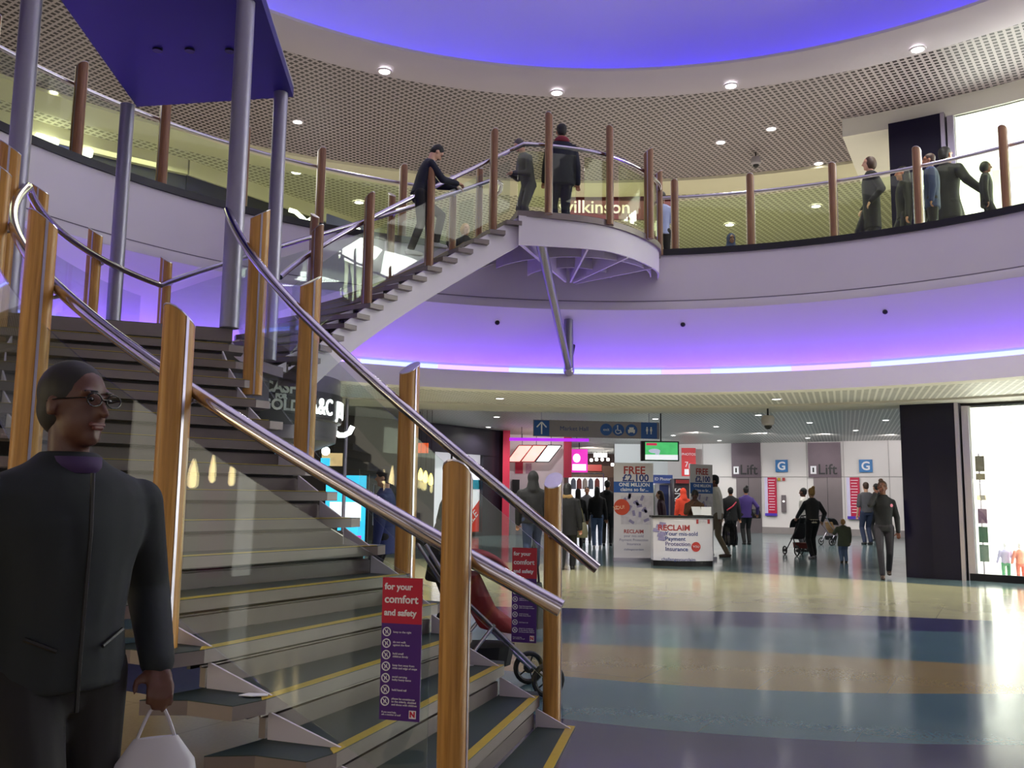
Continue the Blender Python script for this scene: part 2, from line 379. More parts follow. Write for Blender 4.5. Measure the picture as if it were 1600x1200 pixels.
# lower ceiling: perforated tiles, plain strip, higher hall ceiling beyond
MESHL = mesh_ceiling_mat('lower_mesh', 'ece8e2', 'a29e99', .12, .35)
MESHU = mesh_ceiling_mat('upper_mesh', 'aaa0a4', '3a3338', .125, .62, .39)
MESHG = mesh_ceiling_mat('far_mesh', 'dad8c4', '8d8c74', .16, .62, .38)
struct(MB().lathe([(8.3, 3.40), (11.3, 3.40)], A, n=120).build('ceiling_lower', MESHL))
struct(MB().lathe([(11.3, 3.40), (11.3, 3.36), (12.6, 3.36), (12.6, 4.0)], A, n=120).build('trim_6', OFFW))
struct(MB().lathe([(12.6, 4.0), (45, 4.0)], A, .15, pi+.3, n=120).build('ceiling_hall', MESHL))
# upper ceiling
struct(MB().lathe([(9.74, 9.54), (14.6, 9.54)], A, n=140).build('ceiling_upper', MESHU))
struct(MB().lathe([(14.6, 9.54), (14.6, 9.47), (15.7, 9.47), (15.7, 9.56)], A, n=140).build('trim_7', CREAM))
struct(MB().lathe([(15.7, 9.56), (34, 9.56)], A, .4, pi+.4, n=120).build('ceiling_gallery', MESHG))
struct(MB().lathe([(9.78, 9.60), (9.74, 9.54), (9.5, 9.55), (9.2, 9.64), (9.0, 9.75), (8.985, 9.80), (9.06, 9.83), (9.16, 9.8), (9.2, 9.72), (9.7, 9.70)], A, n=160).build('trim_8', mat('upper_lip_plaster', 'b8b0ba', .7, 0, .03, 1), smooth='auto'))
struct(MB().lathe([(9.7, 9.70), (9.62, 10.05), (9.42, 10.5), (9.0, 11.0), (8.2, 11.5), (7, 11.8), (4, 12.1), (.01, 12.2)], A, n=160).build('ceiling_dome', mat('dome_plaster', 'c9c2d2', .7, 0, .02, 1), smooth=True))
BL = mat('dome_lamp_blue', '2a10ff', .5, 0, 0, emit=17)
t = .2; k = 0
while t < 2.9:
    o = MB().lathe([(9.54, 9.72), (9.62, 9.72), (9.62, 9.77), (9.54, 9.77)], A, t, t+.24, 8, closed_prof=True).build('dome_lamp_strip', BL)
    tag(o, 'blue lamp strip lying behind the lip of the round ceiling opening', 'light', 'dome lamp strips'); t += .25

# downlights
def downlight(p, r=.11, label='', group='', energy=60, col=(1, .97, .9), cone=2.2):
    t = thing('downlight', label, 'ceiling light', p, 0, group)
    MB().lathe([(r*.8, -.002), (r*.85, -.015), (r*1.15, -.015), (r*1.2, .0)], (0, 0), n=24).build('trim_ring', WHITEP, t)
    disc(Matrix.Identity(4), r*.84, .012, LAMP, 'lamp', t, z=-.006, n=24)
    if energy:
        l = bpy.data.lights.new('light', 'SPOT'); l.energy = energy; l.color = col; l.spot_size = cone; l.spot_blend = .6; l.shadow_soft_size = r*.7
        lo = bpy.data.objects.new('light', l); C.objects.link(lo); lo.parent = t; lo.location = (0, 0, -.04)
for px, py in ((601, 105), (870, 141), (1142, 131), (1434, 79)):
    p = atcyl(px, py, 9.55); p.z = 9.545
    downlight(p, .125, 'bright round downlight set in the pale lip around the ceiling opening', 'downlights in the lip', 260)
for px, py in ((465, 190), (357, 234), (83, 144), (1126, 222), (1205, 201), (1279, 255), (1194, 272)):
    downlight(atz(px, py, 9.54), .11, 'small round downlight in the dark mesh ceiling of the upper gallery', 'downlights in upper mesh', 200)
for px, py in ((463, 269), (1275, 322), (1140, 351), (561, 316), (488, 343)):
    downlight(atz(px, py, 9.55), .14, 'round downlight in the pale green ceiling seen through the gallery glass', 'downlights beyond gallery', 60)
for px, py in ((1070, 613), (1213, 623), (1336, 605), (825, 612), (781, 622), (709, 637), (580, 600), (930, 636), (640, 612)):
    downlight(atz(px, py, 3.40), .09, 'flat round downlight in the low mesh ceiling just behind the cove', 'low downlights near the cove', 170, cone=2.5)
for px, py in ((1308, 640), (1185, 648), (1024, 654), (1119, 666), (1265, 660), (1384, 656), (1337, 672), (1195, 676), (1052, 680), (1124, 688), (776, 651), (763, 667), (897, 661), (1262, 684)):
    downlight(atz(px, py, 4.0), .11, 'flat round downlight in the hall ceiling towards the lifts', 'downlights towards the lifts', 230, cone=2.8)

# fixing caps on the lit soffit
for px, py in ((777, 504), (1067, 507), (1383, 487)):
    p = atcyl(px, py, 8.40)
    o = MB().sphere(p, .045).build('sprinkler_cap', DARK, smooth=True); tag(o, 'small dark sprinkler cap on the violet-lit soffit', 'fixture', 'sprinkler caps')

# ------------------------------------------------------------------ balustrade posts
def half(sgn):
    return [(sgn*.008, -.056), (sgn*.035, -.055), (sgn*.062, -.043), (sgn*.078, -.022), (sgn*.083, 0), (sgn*.078, .022), (sgn*.062, .043), (sgn*.035, .055), (sgn*.008, .056)]
OUTL = [(x, y) for x, y in half(1)]+[(x, y) for x, y in reversed(half(-1))]
def post(parent, p, rad, zb, zt, down, wood, lab=None, s=1.0, bracket=None):
    """p plan point, rad = direction angle of the low side, top falls along it"""
    F = Matrix.Translation((p[0], p[1], 0))@Matrix.Rotation(rad, 4, 'Z')
    top = lambda x, y: zt-down*x-1.2*y*y
    mb = MB()
    for sg in (1, -1):
        h = [(x*s, y*s) for x, y in half(sg)]; mb.prism(h, zb, top, F)
    o = mb.build('baluster_post', wood, parent, smooth='auto')
    MB().prism([(-.008*s, -.06*s), (.008*s, -.06*s), (.008*s, .06*s), (-.008*s, .06*s)], zb, lambda x, y: zt-down*x-1.2*y*y+.004, F).build('steel_plate', STEEL, o)
    MB().prism([(x*s*1.02, y*s*1.02) for x, y in OUTL], lambda x, y: top(x, y)+.001, lambda x, y: top(x, y)+.008, F).build('post_cap', STEEL, o)
    if bracket:
        MB().tube([Vector((p[0], p[1], bracket[2]-.05)), Vector(bracket)], .011, 8).build('rail_bracket', STEEL, o)
    return o

# ------------------------------------------------------------------ staircase
SX, SY = 1.13, 9.52; S = (SX, SY)
T0, DT, RS = 4.5153, .0639, .184
NL = 16; TL = T0-NL*DT; ZL = NL*RS
Ro = lambda t: 5.79-.12*(T0-t) if t > TL else 5.667+(5.856-5.667)*(TL-t)/(TL-2.84)
Ri = lambda t: 3.604+.41*(T0-t) if t > TL else 4.023+(4.137-4.023)*(TL-t)/(TL-2.84)
TA, TB = 2.84, 1.82
R2i = lambda t: 4.34-.375*(t-2.3)
R2o = lambda t: 5.94-.156*(t-2.3)
def zst(t):
    if t > TL: return RS*(T0-t)/DT
    if t > TA: return ZL
    if t > TB: return Z1-(t-TB)/(TA-TB)*(Z1-ZL)
    return Z1
def RO(t): return Ro(t) if t > TA else R2o(t)
def RI(t): return Ri(t) if t > TA else R2i(t)
def sp(R, t, z): return Vector((SX+R*cos(t), SY+R*sin(t), z))
def span(a, b, n): return [a+(b-a)*i/n for i in range(n+1)]
stair = thing('staircase', 'curved open staircase with green treads, timber posts, glass sides and steel rails', 'staircase')
def tread(t, d, z, Rin, Rout, up, ext_o=.2, ext_i=.16):
    """t nosing angle, d angular depth behind the nosing (towards smaller angles)"""
    a0, a1 = t, t-d*1.12
    ro, ri = Rout(t), Rin(t)
    P = lambda R, a: (SX+R*cos(a), SY+R*sin(a))
    pts = [P(ri-ext_i, a0-.2*d), P(ri-.03, a0), P(ro+.03, a0), P(ro+ext_o, a0-.12*d), P(ro+ext_o, a1+.35*d), P(ro+ext_o+.1, a1-.12*d), P(ro, a1), P(ri, a1), P(ri-ext_i, a1)]
    mb = MB(); mb.prism(pts, z-.065, z-.004); mb.cur = 1; mb.prism(pts, z-.004, z)
    o = mb.build('tread', [EDGE, GREEN], stair)
    # yellow nosing
    n1 = [P(ri-.02, a0), P(ro+.06, a0), P(ro-.0, a0-.05/ro), P(ri-.02, a0-.05/ri)]
    MB().prism(n1, z, z+.004).build('nosing_strip', YELLOW, o)
    # riser plate, lower half only, and the thin bar in the gap
    m2 = MB()
    for (q0, q1, zz0, zz1) in ((ri+.02, ro-.02, z-RS, z-RS*.52),):
        b = a0-.03/((ri+ro)/2)
        m2.prism([P(q0, b), P(q1, b), P(q1, b-.006), P(q0, b-.008)], zz0, zz1)
    m2.tube([Vector((*P(ri+.02, a0-.012), z-.092)), Vector((*P(ro-.02, a0-.012), z-.092))], .006, 6)
    m2.build('riser', EDGE, o)
    b = a0-.11/((ri+ro)/2)
    MB().prism([P(ri+.02, b), P(ro-.02, b), P(ro-.02, b-.004), P(ri+.02, b-.006)], z-RS*.6, z-.066).build('gap_shade_plate', BLACK, o)  # black sheet added to darken the open gap between treads
    # saw-tooth side plates carrying the next tread down
    for R in (ri+.02, ro-.02):
        m3 = MB()
        q = [sp(R, a0-.05*d, z-.065), sp(R, a0+1.0*d, z-RS), sp(R, a0-.05*d, z-RS-.01)]
        n = Vector((cos(a0), sin(a0), 0))*.006
        m3.add([v-n for v in q]+[v+n for v in q], [(2, 1, 0), (3, 4, 5), (0, 1, 4, 3), (1, 2, 5, 4), (2, 0, 3, 5)])
        m3.build('side_plate', WHITEP, o)
    return o
for k in range(1, NL):
    tread(T0-k*DT, DT, k*RS, Ri, Ro, True)
D2 = (TA-TB)/16; RS2 = (Z1-ZL)/16
for k in range(1, 17):
    tread(TA-k*D2+D2*0, D2, ZL+k*RS2, R2i, R2o, True, .12, .29)
# painted strip and green pad at the foot
ft = [sp(Ri(T0)-.02, T0, 0), sp(Ro(T0)+.05, T0, 0), sp(Ro(T0)+.05, T0-DT, 0), sp(Ri(T0)-.02, T0-DT, 0)]
o = MB().prism([(v.x, v.y) for v in ft], .001, .006).build('foot_plate', GREEN, stair)
MB().prism([(v.x, v.y) for v in (sp(Ri(T0)-.02, T0, 0), sp(Ro(T0)+.05, T0, 0), sp(Ro(T0)+.05, T0-.009, 0), sp(Ri(T0)-.02, T0-.015, 0))], .006, .01).build('nosing_strip', YELLOW, o)
# landing deck
ts = span(TL, TA, 16); lp = [(SX+(Ro(t)+.12)*cos(t), SY+(Ro(t)+.12)*sin(t)) for t in ts]+[(SX+(Ri(t)-.1)*cos(t), SY+(Ri(t)-.1)*sin(t)) for t in reversed(ts)]
mb = MB(); mb.prism(lp, ZL-.12, ZL-.004); mb.cur = 1; mb.prism(lp, ZL-.004, ZL); land = mb.build('landing_deck', [EDGE, GREEN], stair)
m2 = MB(); b_ = TL-.004
m2.prism([(SX+r*cos(a), SY+r*sin(a)) for r, a in ((Ri(TL), b_), (Ro(TL), b_), (Ro(TL), b_-.006), (Ri(TL), b_-.006))], ZL-RS, ZL-.14); m2.build('riser', EDGE, land)
# box girders under the flights
mb = MB(); ts = span(T0-2*DT, TL, 40)
mb.ribbon(ts, lambda t: (Ri(t)+Ro(t))/2-.35, lambda t: max(.02, zst(t)-.42), lambda t: zst(t)-.20, .05, S)
mb.ribbon(ts, lambda t: (Ri(t)+Ro(t))/2+.35, lambda t: max(.02, zst(t)-.42), lambda t: zst(t)-.20, .05, S)
mb.build('lower_girder', mat('girder_dark_grey', '34343c', .5), stair)
mb = MB(); ts = span(2.71, TB, 60)
mb.ribbon(ts, lambda t: R2i(t)-.2, lambda t: zst(t)-.56, lambda t: zst(t)-.09, .03, S)
girder = mb.build('side_girder', WHITEP, stair, smooth='auto')
mb = MB(); vs = []
for t in ts: vs += [sp(R2i(t)-.2, t, zst(t)-.56), sp(R2i(t)+.32, t, zst(t)-.5), sp(R2i(t)+.32, t, zst(t)-.42), sp(R2i(t)-.2, t, zst(t)-.45)]
n = len(ts); mb.add(vs, [(i*4+a, i*4+(a+1) % 4, i*4+4+(a+1) % 4, i*4+4+a) for i in range(n-1) for a in range(4)])
mb.build('girder_underside', WHITEP, girder)
mb = MB(); mb.ribbon(span(TA, TB, 50), lambda t: R2o(t)-.05, lambda t: zst(t)-.42, lambda t: zst(t)-.1, .03, S)
mb.build('outer_girder', WHITEP, stair, smooth='auto')
mb = MB()
mb.ribbon(span(TL, TA, 20), lambda t: Ri(t)+.1, lambda t: ZL-.45, lambda t: ZL-.12, .04, S)
mb.ribbon(span(TL, TA, 20), lambda t: Ro(t)-.1, lambda t: ZL-.45, lambda t: ZL-.12, .04, S)
mb.build('landing_beam', mat('girder_dark_grey', '34343c', .5), stair)
# platform at the top joining the gallery
PF = [(.05, 13.62), (.45, 13.68), (.97, 13.82), (1.35, 13.98), (1.65, 14.18), (1.93, 14.45), (2.2, 14.78), (2.44, 15.15), (2.58, 15.5), (2.64, 15.95)]
def smooth_curve(p, n=6):
    out = []
    for i in range(len(p)-1):
        p0, p1, p2, p3 = [Vector(p[max(0, min(len(p)-1, i+j))]) for j in (-1, 0, 1, 2)]
        for s_ in range(n):
            u = s_/n; out.append(.5*((2*p1)+(p2-p0)*u+(2*p0-5*p1+4*p2-p3)*u*u+(3*p1-p0-3*p2+p3)*u**3))
    return out+[Vector(p[-1])]
PC = smooth_curve(PF)
outer_pt = sp(R2o(TB)+.1, TB, 0)
far_l = polar(8.25, atan2(16.0-AY, -.7-AX)); far_r = polar(8.25, atan2(15.95-AY, 2.64-AX))
arc = [polar(8.23, a) for a in span(atan2(far_r.y-AY, far_r.x-AX), atan2(15.2-AY, -.95-AX), 8)]
poly = [(v.x, v.y) for v in PC]+[(v.x, v.y) for v in arc]+[(outer_pt.x, outer_pt.y)]
mb = MB(); mb.prism(poly, Z1-.1, Z1-.004); mb.cur = 1; mb.prism(poly, Z1-.004, Z1)
plat = mb.build('platform_deck', [EDGE, GREEN], stair)
mb = MB()
def wallstrip(mb, pts, z0, z1, th):
    n = len(pts); vs = []
    for i, p in enumerate(pts):
        d = (pts[min(i+1, n-1)]-pts[max(0, i-1)]); d = Vector((d.x, d.y)).normalized(); nn = Vector((-d.y, d.x))*th/2
        zz0 = z0[i] if isinstance(z0, list) else z0
        vs += [(p.x-nn.x, p.y-nn.y, zz0), (p.x+nn.x, p.y+nn.y, zz0), (p.x+nn.x, p.y+nn.y, z1), (p.x-nn.x, p.y-nn.y, z1)]
    fs = [(i*4+a, i*4+(a+1) % 4, i*4+4+(a+1) % 4, i*4+4+a) for i in range(n-1) for a in range(4)]+[(3, 2, 1, 0), tuple((n-1)*4+a for a in range(4))]
    mb.add(vs, fs)
inset = [Vector((v.x-.05*(v.x-.9)/2, v.y+.06*min(1, i/8))) for i, v in enumerate(PC)]
wallstrip(mb, inset, [Z1-.56+.06*min(1, i/20) for i in range(len(inset))], Z1-.09, .03)
pfa = mb.build('platform_fascia', WHITEP, stair, smooth='auto')
mb = MB()   # curved ribs under the platform
cen = Vector((1.0, 15.95))
for a in (-2.35, -1.95, -1.5, -1.05, -.55):
    e = None
    best = min(PC, key=lambda v: abs((atan2(v.y-cen.y, v.x-cen.x)-a)))
    seg = [cen+(best-cen)*u for u in span(.08, .97, 8)]
    wallstrip(mb, seg, [Z1-.52-.12*sin(u*pi*.5)*0-.10*(1-u) for u in span(0, 1, 8)], Z1-.1, .03)
for R in (.75, 1.45):
    seg = [cen+Vector((R*cos(a), R*sin(a)*1.0)) for a in span(-pi+.15, -.1, 18)]
    seg = [v for v in seg if v.x > -.3]
    wallstrip(mb, seg, Z1-.5, Z1-.1, .02)
mb.build('platform_rib', WHITEP, stair)
# struts
node = atcyl(889, 579, 8.2)
hd = at(845, 379, 13.85)
st = MB().tube([hd, node], [.085, .06], 16).build('strut', PIPE, stair, smooth='auto')
MB().tube([hd+Vector((0, 0, .03)), hd], .1, 16).build('strut_collar', PIPE, st, smooth='auto')
MB().tube([atcyl(888, 500, 8.35), node], .085, 16).build('strut', PIPE, stair, smooth='auto')
MB().tube([atcyl(896, 540, 8.6), node], .035, 12).build('strut', DARK, stair, smooth='auto')
MB().sphere(node, .1).build('strut_joint', STEEL, stair, smooth=True)
# handrails
def rail_pts(Rf, a, b, n, h, off): return [sp(Rf(t)+off, t, zst(t)+h) for t in span(a, b, n)]
HR = 1.11
near_ = rail_pts(RO, T0+.038, TL, 60, HR, 0)+rail_pts(RO, TL-.02, TA, 24, HR, 0)+rail_pts(RO, TA-.02, TB, 60, HR, 0)
tail = sp(R2o(TB), TB, Z1+HR); near_ += [tail+Vector((.12, .25, 0)), tail+Vector((.1, .6, 0)), tail+Vector((0, .9, 0))]
MB().tube(near_, .037, 14).build('outer_handrail', CHROME, stair, smooth='auto')
MB().tube(rail_pts(RI, T0+.039, TL+.005, 60, HR, 0), .037, 14).build('inner_handrail', CHROME, stair, smooth='auto')
in2 = rail_pts(RI, TA-.0, TB+.02, 60, HR, 0)
prl = [Vector((v.x, v.y+.1, Z1+HR)) for v in PC[2:]]
MB().tube(in2+prl, .034, 14).build('inner_handrail', CHROME, stair, smooth='auto')
# posts
def stair_post(t, Rf, off, low, wood, zt=None, rf=None):
    p = sp(Rf(t)+off, t, 0); z = zst(t)
    post(stair, p, t+(pi if low == 'in' else 0), max(0, z-.17), zt or (z+1.445), .62, wood, bracket=sp(Rf(t), t, z+HR-.04))
for t, zt in ((4.482, 1.54), (4.227, 2.29), (3.989, 3.01), (3.745, 3.72), (3.53, 4.3), (3.30, 4.38), (3.05, 4.38), (2.80, 4.45)): stair_post(t, RO, .12, 'in', WOOD, zt)
for t, zt in ((4.469, 1.56), (4.174, 2.35), (3.9, 3.1), (3.666, 3.84)): stair_post(t, RI, -.12, 'out', WOOD, zt)
for t, zt in ((2.678, 4.83), (2.424, 5.58), (2.161, 6.34), (1.911, 7.1)): stair_post(t, RI, -.12, 'out', WOODR, zt)
for t in (2.60, 2.35, 2.12, 1.937, 1.859): stair_post(t, RO, .12, 'in', WOODR)
for px, py, top in ((857, 326, 183), (953, 344, 203)):
    p = atz(px, py, Z1); post(stair, p, pi/2-.3, Z1-.08, at(px, top, p.y).z, .6, WOODR)
for px, py, top in ((1014, 366, 237), (1029, 392, 272)):
    p = atz(px, py, Z1); post(stair, p, pi-.5, Z1-.08, at(px, top, p.y).z, .6, WOODR)
# glass panes
def panes(Rf, off, cuts, lo=.1, hi=.93):
    for a, b in zip(cuts, cuts[1:]):
        sgn = 1 if a > b else -1
        a2, b2 = a-sgn*.018, b+sgn*.018
        mb = MB(); mb.ribbon(span(a2, b2, 10), lambda t: Rf(t)+off, lambda t: zst(t)+lo, lambda t: zst(t)+hi, .012, S)
        mb.build('glass_pane', GLASS, stair, smooth='auto')
panes(RO, .12, [4.482, 4.227, 3.989, 3.745, 3.53])
panes(RO, .12, [3.53, 3.30, 3.05, 2.86])
panes(RO, .12, [2.80, 2.60, 2.35, 2.12, 1.937, 1.859])
panes(RI, -.12, [4.469, 4.174, 3.9, 3.666, 3.50])
panes(RI, -.12, [2.83, 2.678, 2.424, 2.161, 1.911, 1.83])
for i0, i1 in ((0, 13), (14, 24), (25, 44)):
    seg = [Vector((v.x, v.y+.05)) for v in PC[i0:i1]]; mb = MB(); wallstrip(mb, seg, Z1+.08, Z1+.98, .012); mb.build('glass_pane', GALGLASS, stair)
# four pipe columns and the canopy they carry
ZC = 6.1
PIP = [(-4.31, 7.6, 8.5), (-4.69, 10.5, ZC), (-2.58, 8.15, 6.75), (-2.74, 10.12, ZC+.05)]
for x, y, zt in PIP:
    MB().tube([(x, y, ZL if y > 5 else 0), (x, y, zt)], .087 if y < 10 else .082, 20).build('pipe_column', PIPE, stair, smooth='auto')
CANB = mat('canopy_blue', '170b66', .5, 0, .1, 2)
cp = [(-4.35, 8.15), (-4.6, 10.52), (-2.66, 10.2), (-2.48, 8.2)]
can = MB().prism([(-4.30, 7.7), (-4.6, 10.55), (-2.62, 10.22), (-2.42, 8.1)], ZC, ZC+.12).build('canopy', CANB, stair)
mb = MB()
for a, b in zip(cp, cp[1:]+cp[:1]):
    mb.tube([(a[0], a[1], ZC+.13), (b[0], b[1], ZC+.13)], .05, 8)
mb.build('canopy_frame', PIPE, can)
for u in (.3, .5, .75):
    MB().lathe([(.05, 0), (.05, -.02), (.0001, -.02)], (-4.3+1.7*u, 9.1), n=16).build('canopy_fixing', DARK, can).location = (0, 0, ZC)

# ------------------------------------------------------------------ comfort and safety signs hung on the stair glass
def comfort_sign(F, W, H, label):
    t = thing('safety_sign', label, 'sign')
    panel(F, W, H, .006, PURPLE, 'board', t); panel(F, W, H*.325, .008, RED, 'header', t, y=H*.3375)
    for s_, y, sz in (('for your', .435, .165), ('comfort', .345, .205), ('and safety', .25, .16)):
        text(s_, W*sz*1.25, WHITE, t, F, -W*.44, H*y, .006, 'LEFT', sx=1.0, bold=W*.006)
    lines = ['keep to the right', 'do not walk\nagainst the flow', 'hold small\nchildren firmly', 'keep feet away from\nsides and edge of steps', 'avoid carrying\nbulky heavy items', 'hold hand rail', 'please be considerate\nto the elderly, disabled\nand those with children']
    for i, l in enumerate(lines):
        y = H*(.115-.081*i)
        disc(F, W*.105, .004, WHITE, 'icon_ring', t, x=-W*.36, y=y, z=.005, n=28, r2=W*.082)
        mb = MB(); 
        for (x0, y0, x1, y1) in ((-.05, .05, .05, -.05), (-.02, .02, -.02, -.05), (.02, .05, .02, -.02)):
            a = F@Vector((-W*.36+W*x0, y+W*y0, .006)); b = F@Vector((-W*.36+W*x1, y+W*y1, .006)); mb.tube([a, b], W*.011, 6)
        mb.build('icon', WHITE, t)
        text(l, W*.066, WHITE, t, F, -W*.2, y, .005, 'LEFT')
    text('If you need help,\nask a member of staff', W*.055, WHITE, t, F, -W*.44, -H*.455, .005, 'LEFT')
    panel(F, W*.17, H*.055, .004, WHITE, 'badge', t, x=W*.33, y=-H*.452, z=.004)
    text('N', W*.17, RED, t, F, W*.33, -H*.452, .008, bold=W*.008)
    return t
def sign_frame(tmid, Rf, off, z):
    p = sp(Rf(tmid)+off, tmid, z); tan = Vector((-sin(tmid), cos(tmid), 0))
    right = tan if tan.x > 0 else -tan
    return frame(p, right)
t1 = min(span(4.3, 4.46, 60), key=lambda t: abs(800+1420*(sp(RO(t)+.13, t, 0).x)/sp(RO(t)+.13, t, 0).y*.993-636))
d1 = sp(RO(t1)+.135, t1, 0).y; zt1 = at(636, 903, d1).z; zb1 = at(636, 1126, d1).z
comfort_sign(sign_frame(t1, RO, .135, (zt1+zb1)/2), .175, zt1-zb1, 'red and purple safety notice on the near side glass, wholly in view')
t2 = min(span(4.2, 4.46, 60), key=lambda t: abs(at(819, 930, sp(RI(t)-.11, t, 0).y).x-sp(RI(t)-.11, t, 0).x))
d2 = sp(RI(t2)-.105, t2, 0).y; zt2 = at(819, 856, d2).z; zb2 = at(819, 1004, d2).z
comfort_sign(sign_frame(t2, RI, -.105, (zt2+zb2)/2), .17, zt2-zb2, 'red and purple safety notice on the far side glass, crossed by the handrail')
# scrap of paper on a tread
p = atz(396, 1086, 3*RS+.006)
o = MB().prism([(-.06, -.02), (.0, -.035), (.07, -.02), (.06, .02), (-.03, .03)], 0, .004, Matrix.Translation((p.x, p.y, 3*RS+.006))).build('paper_scrap', WHITE)
tag(o, 'crumpled white scrap of paper lying on the outer end of a green tread', 'paper')
for px, py in ((733, 1040), (726, 1057)):
    p = atz(px, py, 2*RS+.002); o = MB().prism([(-.025, -.01), (.0, -.016), (.03, .0), (.0, .014)], 0, .004, Matrix.Translation((p.x, p.y, 2*RS+.002))).build('paper_scrap', WHITE)
    tag(o, 'tiny pale crumb of litter on the second green tread beside the big near post', 'litter', 'crumbs on the second tread')

# ------------------------------------------------------------------ gallery balustrade
gal = thing('gallery_balustrade', 'curved glass balustrade with timber posts along the upper gallery edge', 'balustrade')
gth = [.41, .575, .737, .894, 1.058, 1.227, 1.389]; glh = [1.993, 2.173, 2.335, 2.498, 2.66, 2.82, 2.98, 3.14]
for a in gth+glh:
    post(gal, polar(8.27, a), a, Z1-.02, Z1+1.33, .45, WOODR, s=1.15, bracket=polar(8.37, a, Z1+1.06))
for seq in (gth, glh):
    mb = MB(); mb.tube([polar(8.4, a, Z1+1.1) for a in span(seq[0]-.05, seq[-1]+.04, 90)], .03, 10); mb.build('handrail', STEEL, gal, smooth='auto')
    for a, b in zip(seq, seq[1:]):
        mb = MB(); mb.ribbon(span(a+.01, b-.01, 6), lambda t: 8.27, lambda t: Z1+.075, lambda t: Z1+.98, .012, A); mb.build('glass_pane', GALGLASS, gal)
# ------------------------------------------------------------------ right-hand shop block (both floors)
def ringbox(R0, R1, t0, t1, z0, z1, n=12):
    return MB().lathe([(R0, z0), (R1, z0), (R1, z1), (R0, z1)], A, t0, t1, n, closed_prof=True)
TCL = atan2(atz(1409, 905, 0).y-AY, atz(1409, 905, 0).x-AX)
TCR = TCL-.083
for z0, z1, lab in ((0, 3.36, 'tall glossy black column standing on the shop floor beside the bright window'), (Z1, 9.2, 'glossy black column on the upper gallery beside the bright shop front')):
    o = ringbox(11.85, 12.6, TCR, TCL, z0, z1, 2).build('column', BLKGR); tag(o, lab, 'column')
    MB().prism([(p.x, p.y) for p in (polar(11.83, TCR), polar(11.83, TCR-.006), polar(12.1, TCR-.006), polar(12.1, TCR))], z0, z1).build('steel_trim', STEEL, o)
BRW = mat('shop_white', 'f4f5f0', .6, 0, .01)
for z0, z1 in ((0, 3.3), (Z1, 9.15)):
    struct(MB().lathe([(15.8, z0), (15.8, z1)], A, -.1, TCR-.01, 24).build('wall_shop', BRW))
    struct(MB().prism([(p.x, p.y) for p in (polar(12.05, TCR-.015), polar(15.8, TCR-.015), polar(15.8, TCR-.02), polar(12.05, TCR-.02))], z0, z1).build('wall_shop_side', BRW))
    struct(MB().lathe([(12.05, z1-.03), (15.8, z1-.03)], A, -.1, TCR-.01, 24).build('ceiling_shop', BRW))
    struct(MB().lathe([(12.0, z0+.005), (15.8, z0+.005)], A, -.1, TCR-.01, 24).build('floor_shop', mat('shop_floor', 'dcdcd6', .3)))
    pl = ringbox(11.93, 12.08, -.1, TCR-.01, z0, z0+.13, 20).build('trim_9', DARK); struct(pl)
    wn = struct(ringbox(12.0, 12.012, -.1, TCR-.012, z0+.13, z1, 20).build('window_1', SHOPGLASS))
    fr = struct(ringbox(11.97, 12.05, TCR-.018, TCR-.008, z0, z1, 2).build('trim_10', STEEL))
# white bulkhead soffit over the upper shop front
WT = atan2(atz(1318, 193, 9.54).y-AY, atz(1318, 193, 9.54).x-AX)
struct(ringbox(12.0, 16.0, -.1, WT, 9.15, 9.56, 24).build('trim_11', mat('white_bulkhead', 'ebe9de', .6, 0, .02)))
# upper shop side wall behind the column
struct(MB().prism([(p.x, p.y) for p in (polar(12.6, TCL), polar(16, TCL), polar(16, TCL-.05), polar(12.6, TCL-.05))], Z1, 9.15).build('wall_upper_side', BRW))
# lower right wall between the column and the lifts
struct(MB().prism([(p.x, p.y) for p in (polar(12.5, TCL), polar(17.5, TCL-.06), polar(17.5, TCL-.08), polar(12.5, TCL-.05))], 0, 4.0).build('wall_right', WALLW))
# upstairs shop: pale green furniture strip and framed panel
p = polar(13.6, .80, Z1)
o = MB().box((p.x, p.y, Z1+.45), (1.2, .5, .9), rz=.80).build('display_counter', mat('mint_glass', '8fd0bf', .2)); tag(o, 'mint green display counter inside the bright upper shop', 'counter')
# ground shop: poster stand and two child mannequins in the window
t = thing('poster_stand', 'narrow stand of product pictures inside the bright ground floor window', 'display')
p = atcyl(1532, 780, 12.3); F = frame((p.x, p.y, 0), (.75, -.55, 0))
for y, c, h in ((2.2, '5a5448', .3), (1.95, '7a705a', .12), (1.55, '8a867c', .1), (1.2, '6a4f64', .28), (.85, '3f604c', .3), (.5, '5d7366', .32)):
    panel(F, .2, h, .02, mat('print_'+c, c, .5, var=.4, scale=18), 'picture', t, y=y)
panel(F, .03, 2.4, .03, STEEL, 'stand', t, y=1.2, z=-.03)
def mini(px, Y, top, trou, lab):
    b = atcyl(px, 888, Y); b.z = .01; h = .62
    o = thing('child_mannequin', lab, 'mannequin', b)
    m = MB()
    for s_ in (-1, 1): m.cap((s_*.05, 0, .03), (s_*.05, 0, .3), .03, .042, 8)
    m.loft([((0, 0, .26), .07, .05), ((0, 0, .33), .085, .06)], n=12); m.build('trousers', trou, o, voxel=.012)
    m = MB(); m.loft([((0, 0, .3), .085, .06), ((0, 0, .42), .08, .055), ((0, 0, .52), .1, .055), ((0, 0, .57), .04, .04)], n=14)
    for s_ in (-1, 1): m.cap((s_*.1, 0, .53), (s_*.15, .02, .32), .032, .025, 8)
    m.build('shirt', top, o, voxel=.012)
    m = MB(); m.sphere((0, 0, .66), (.05, .055, .065)); m.cap((0, 0, .55), (0, 0, .62), .025, .025); m.build('head', WHITE, o, smooth=True)
    return o
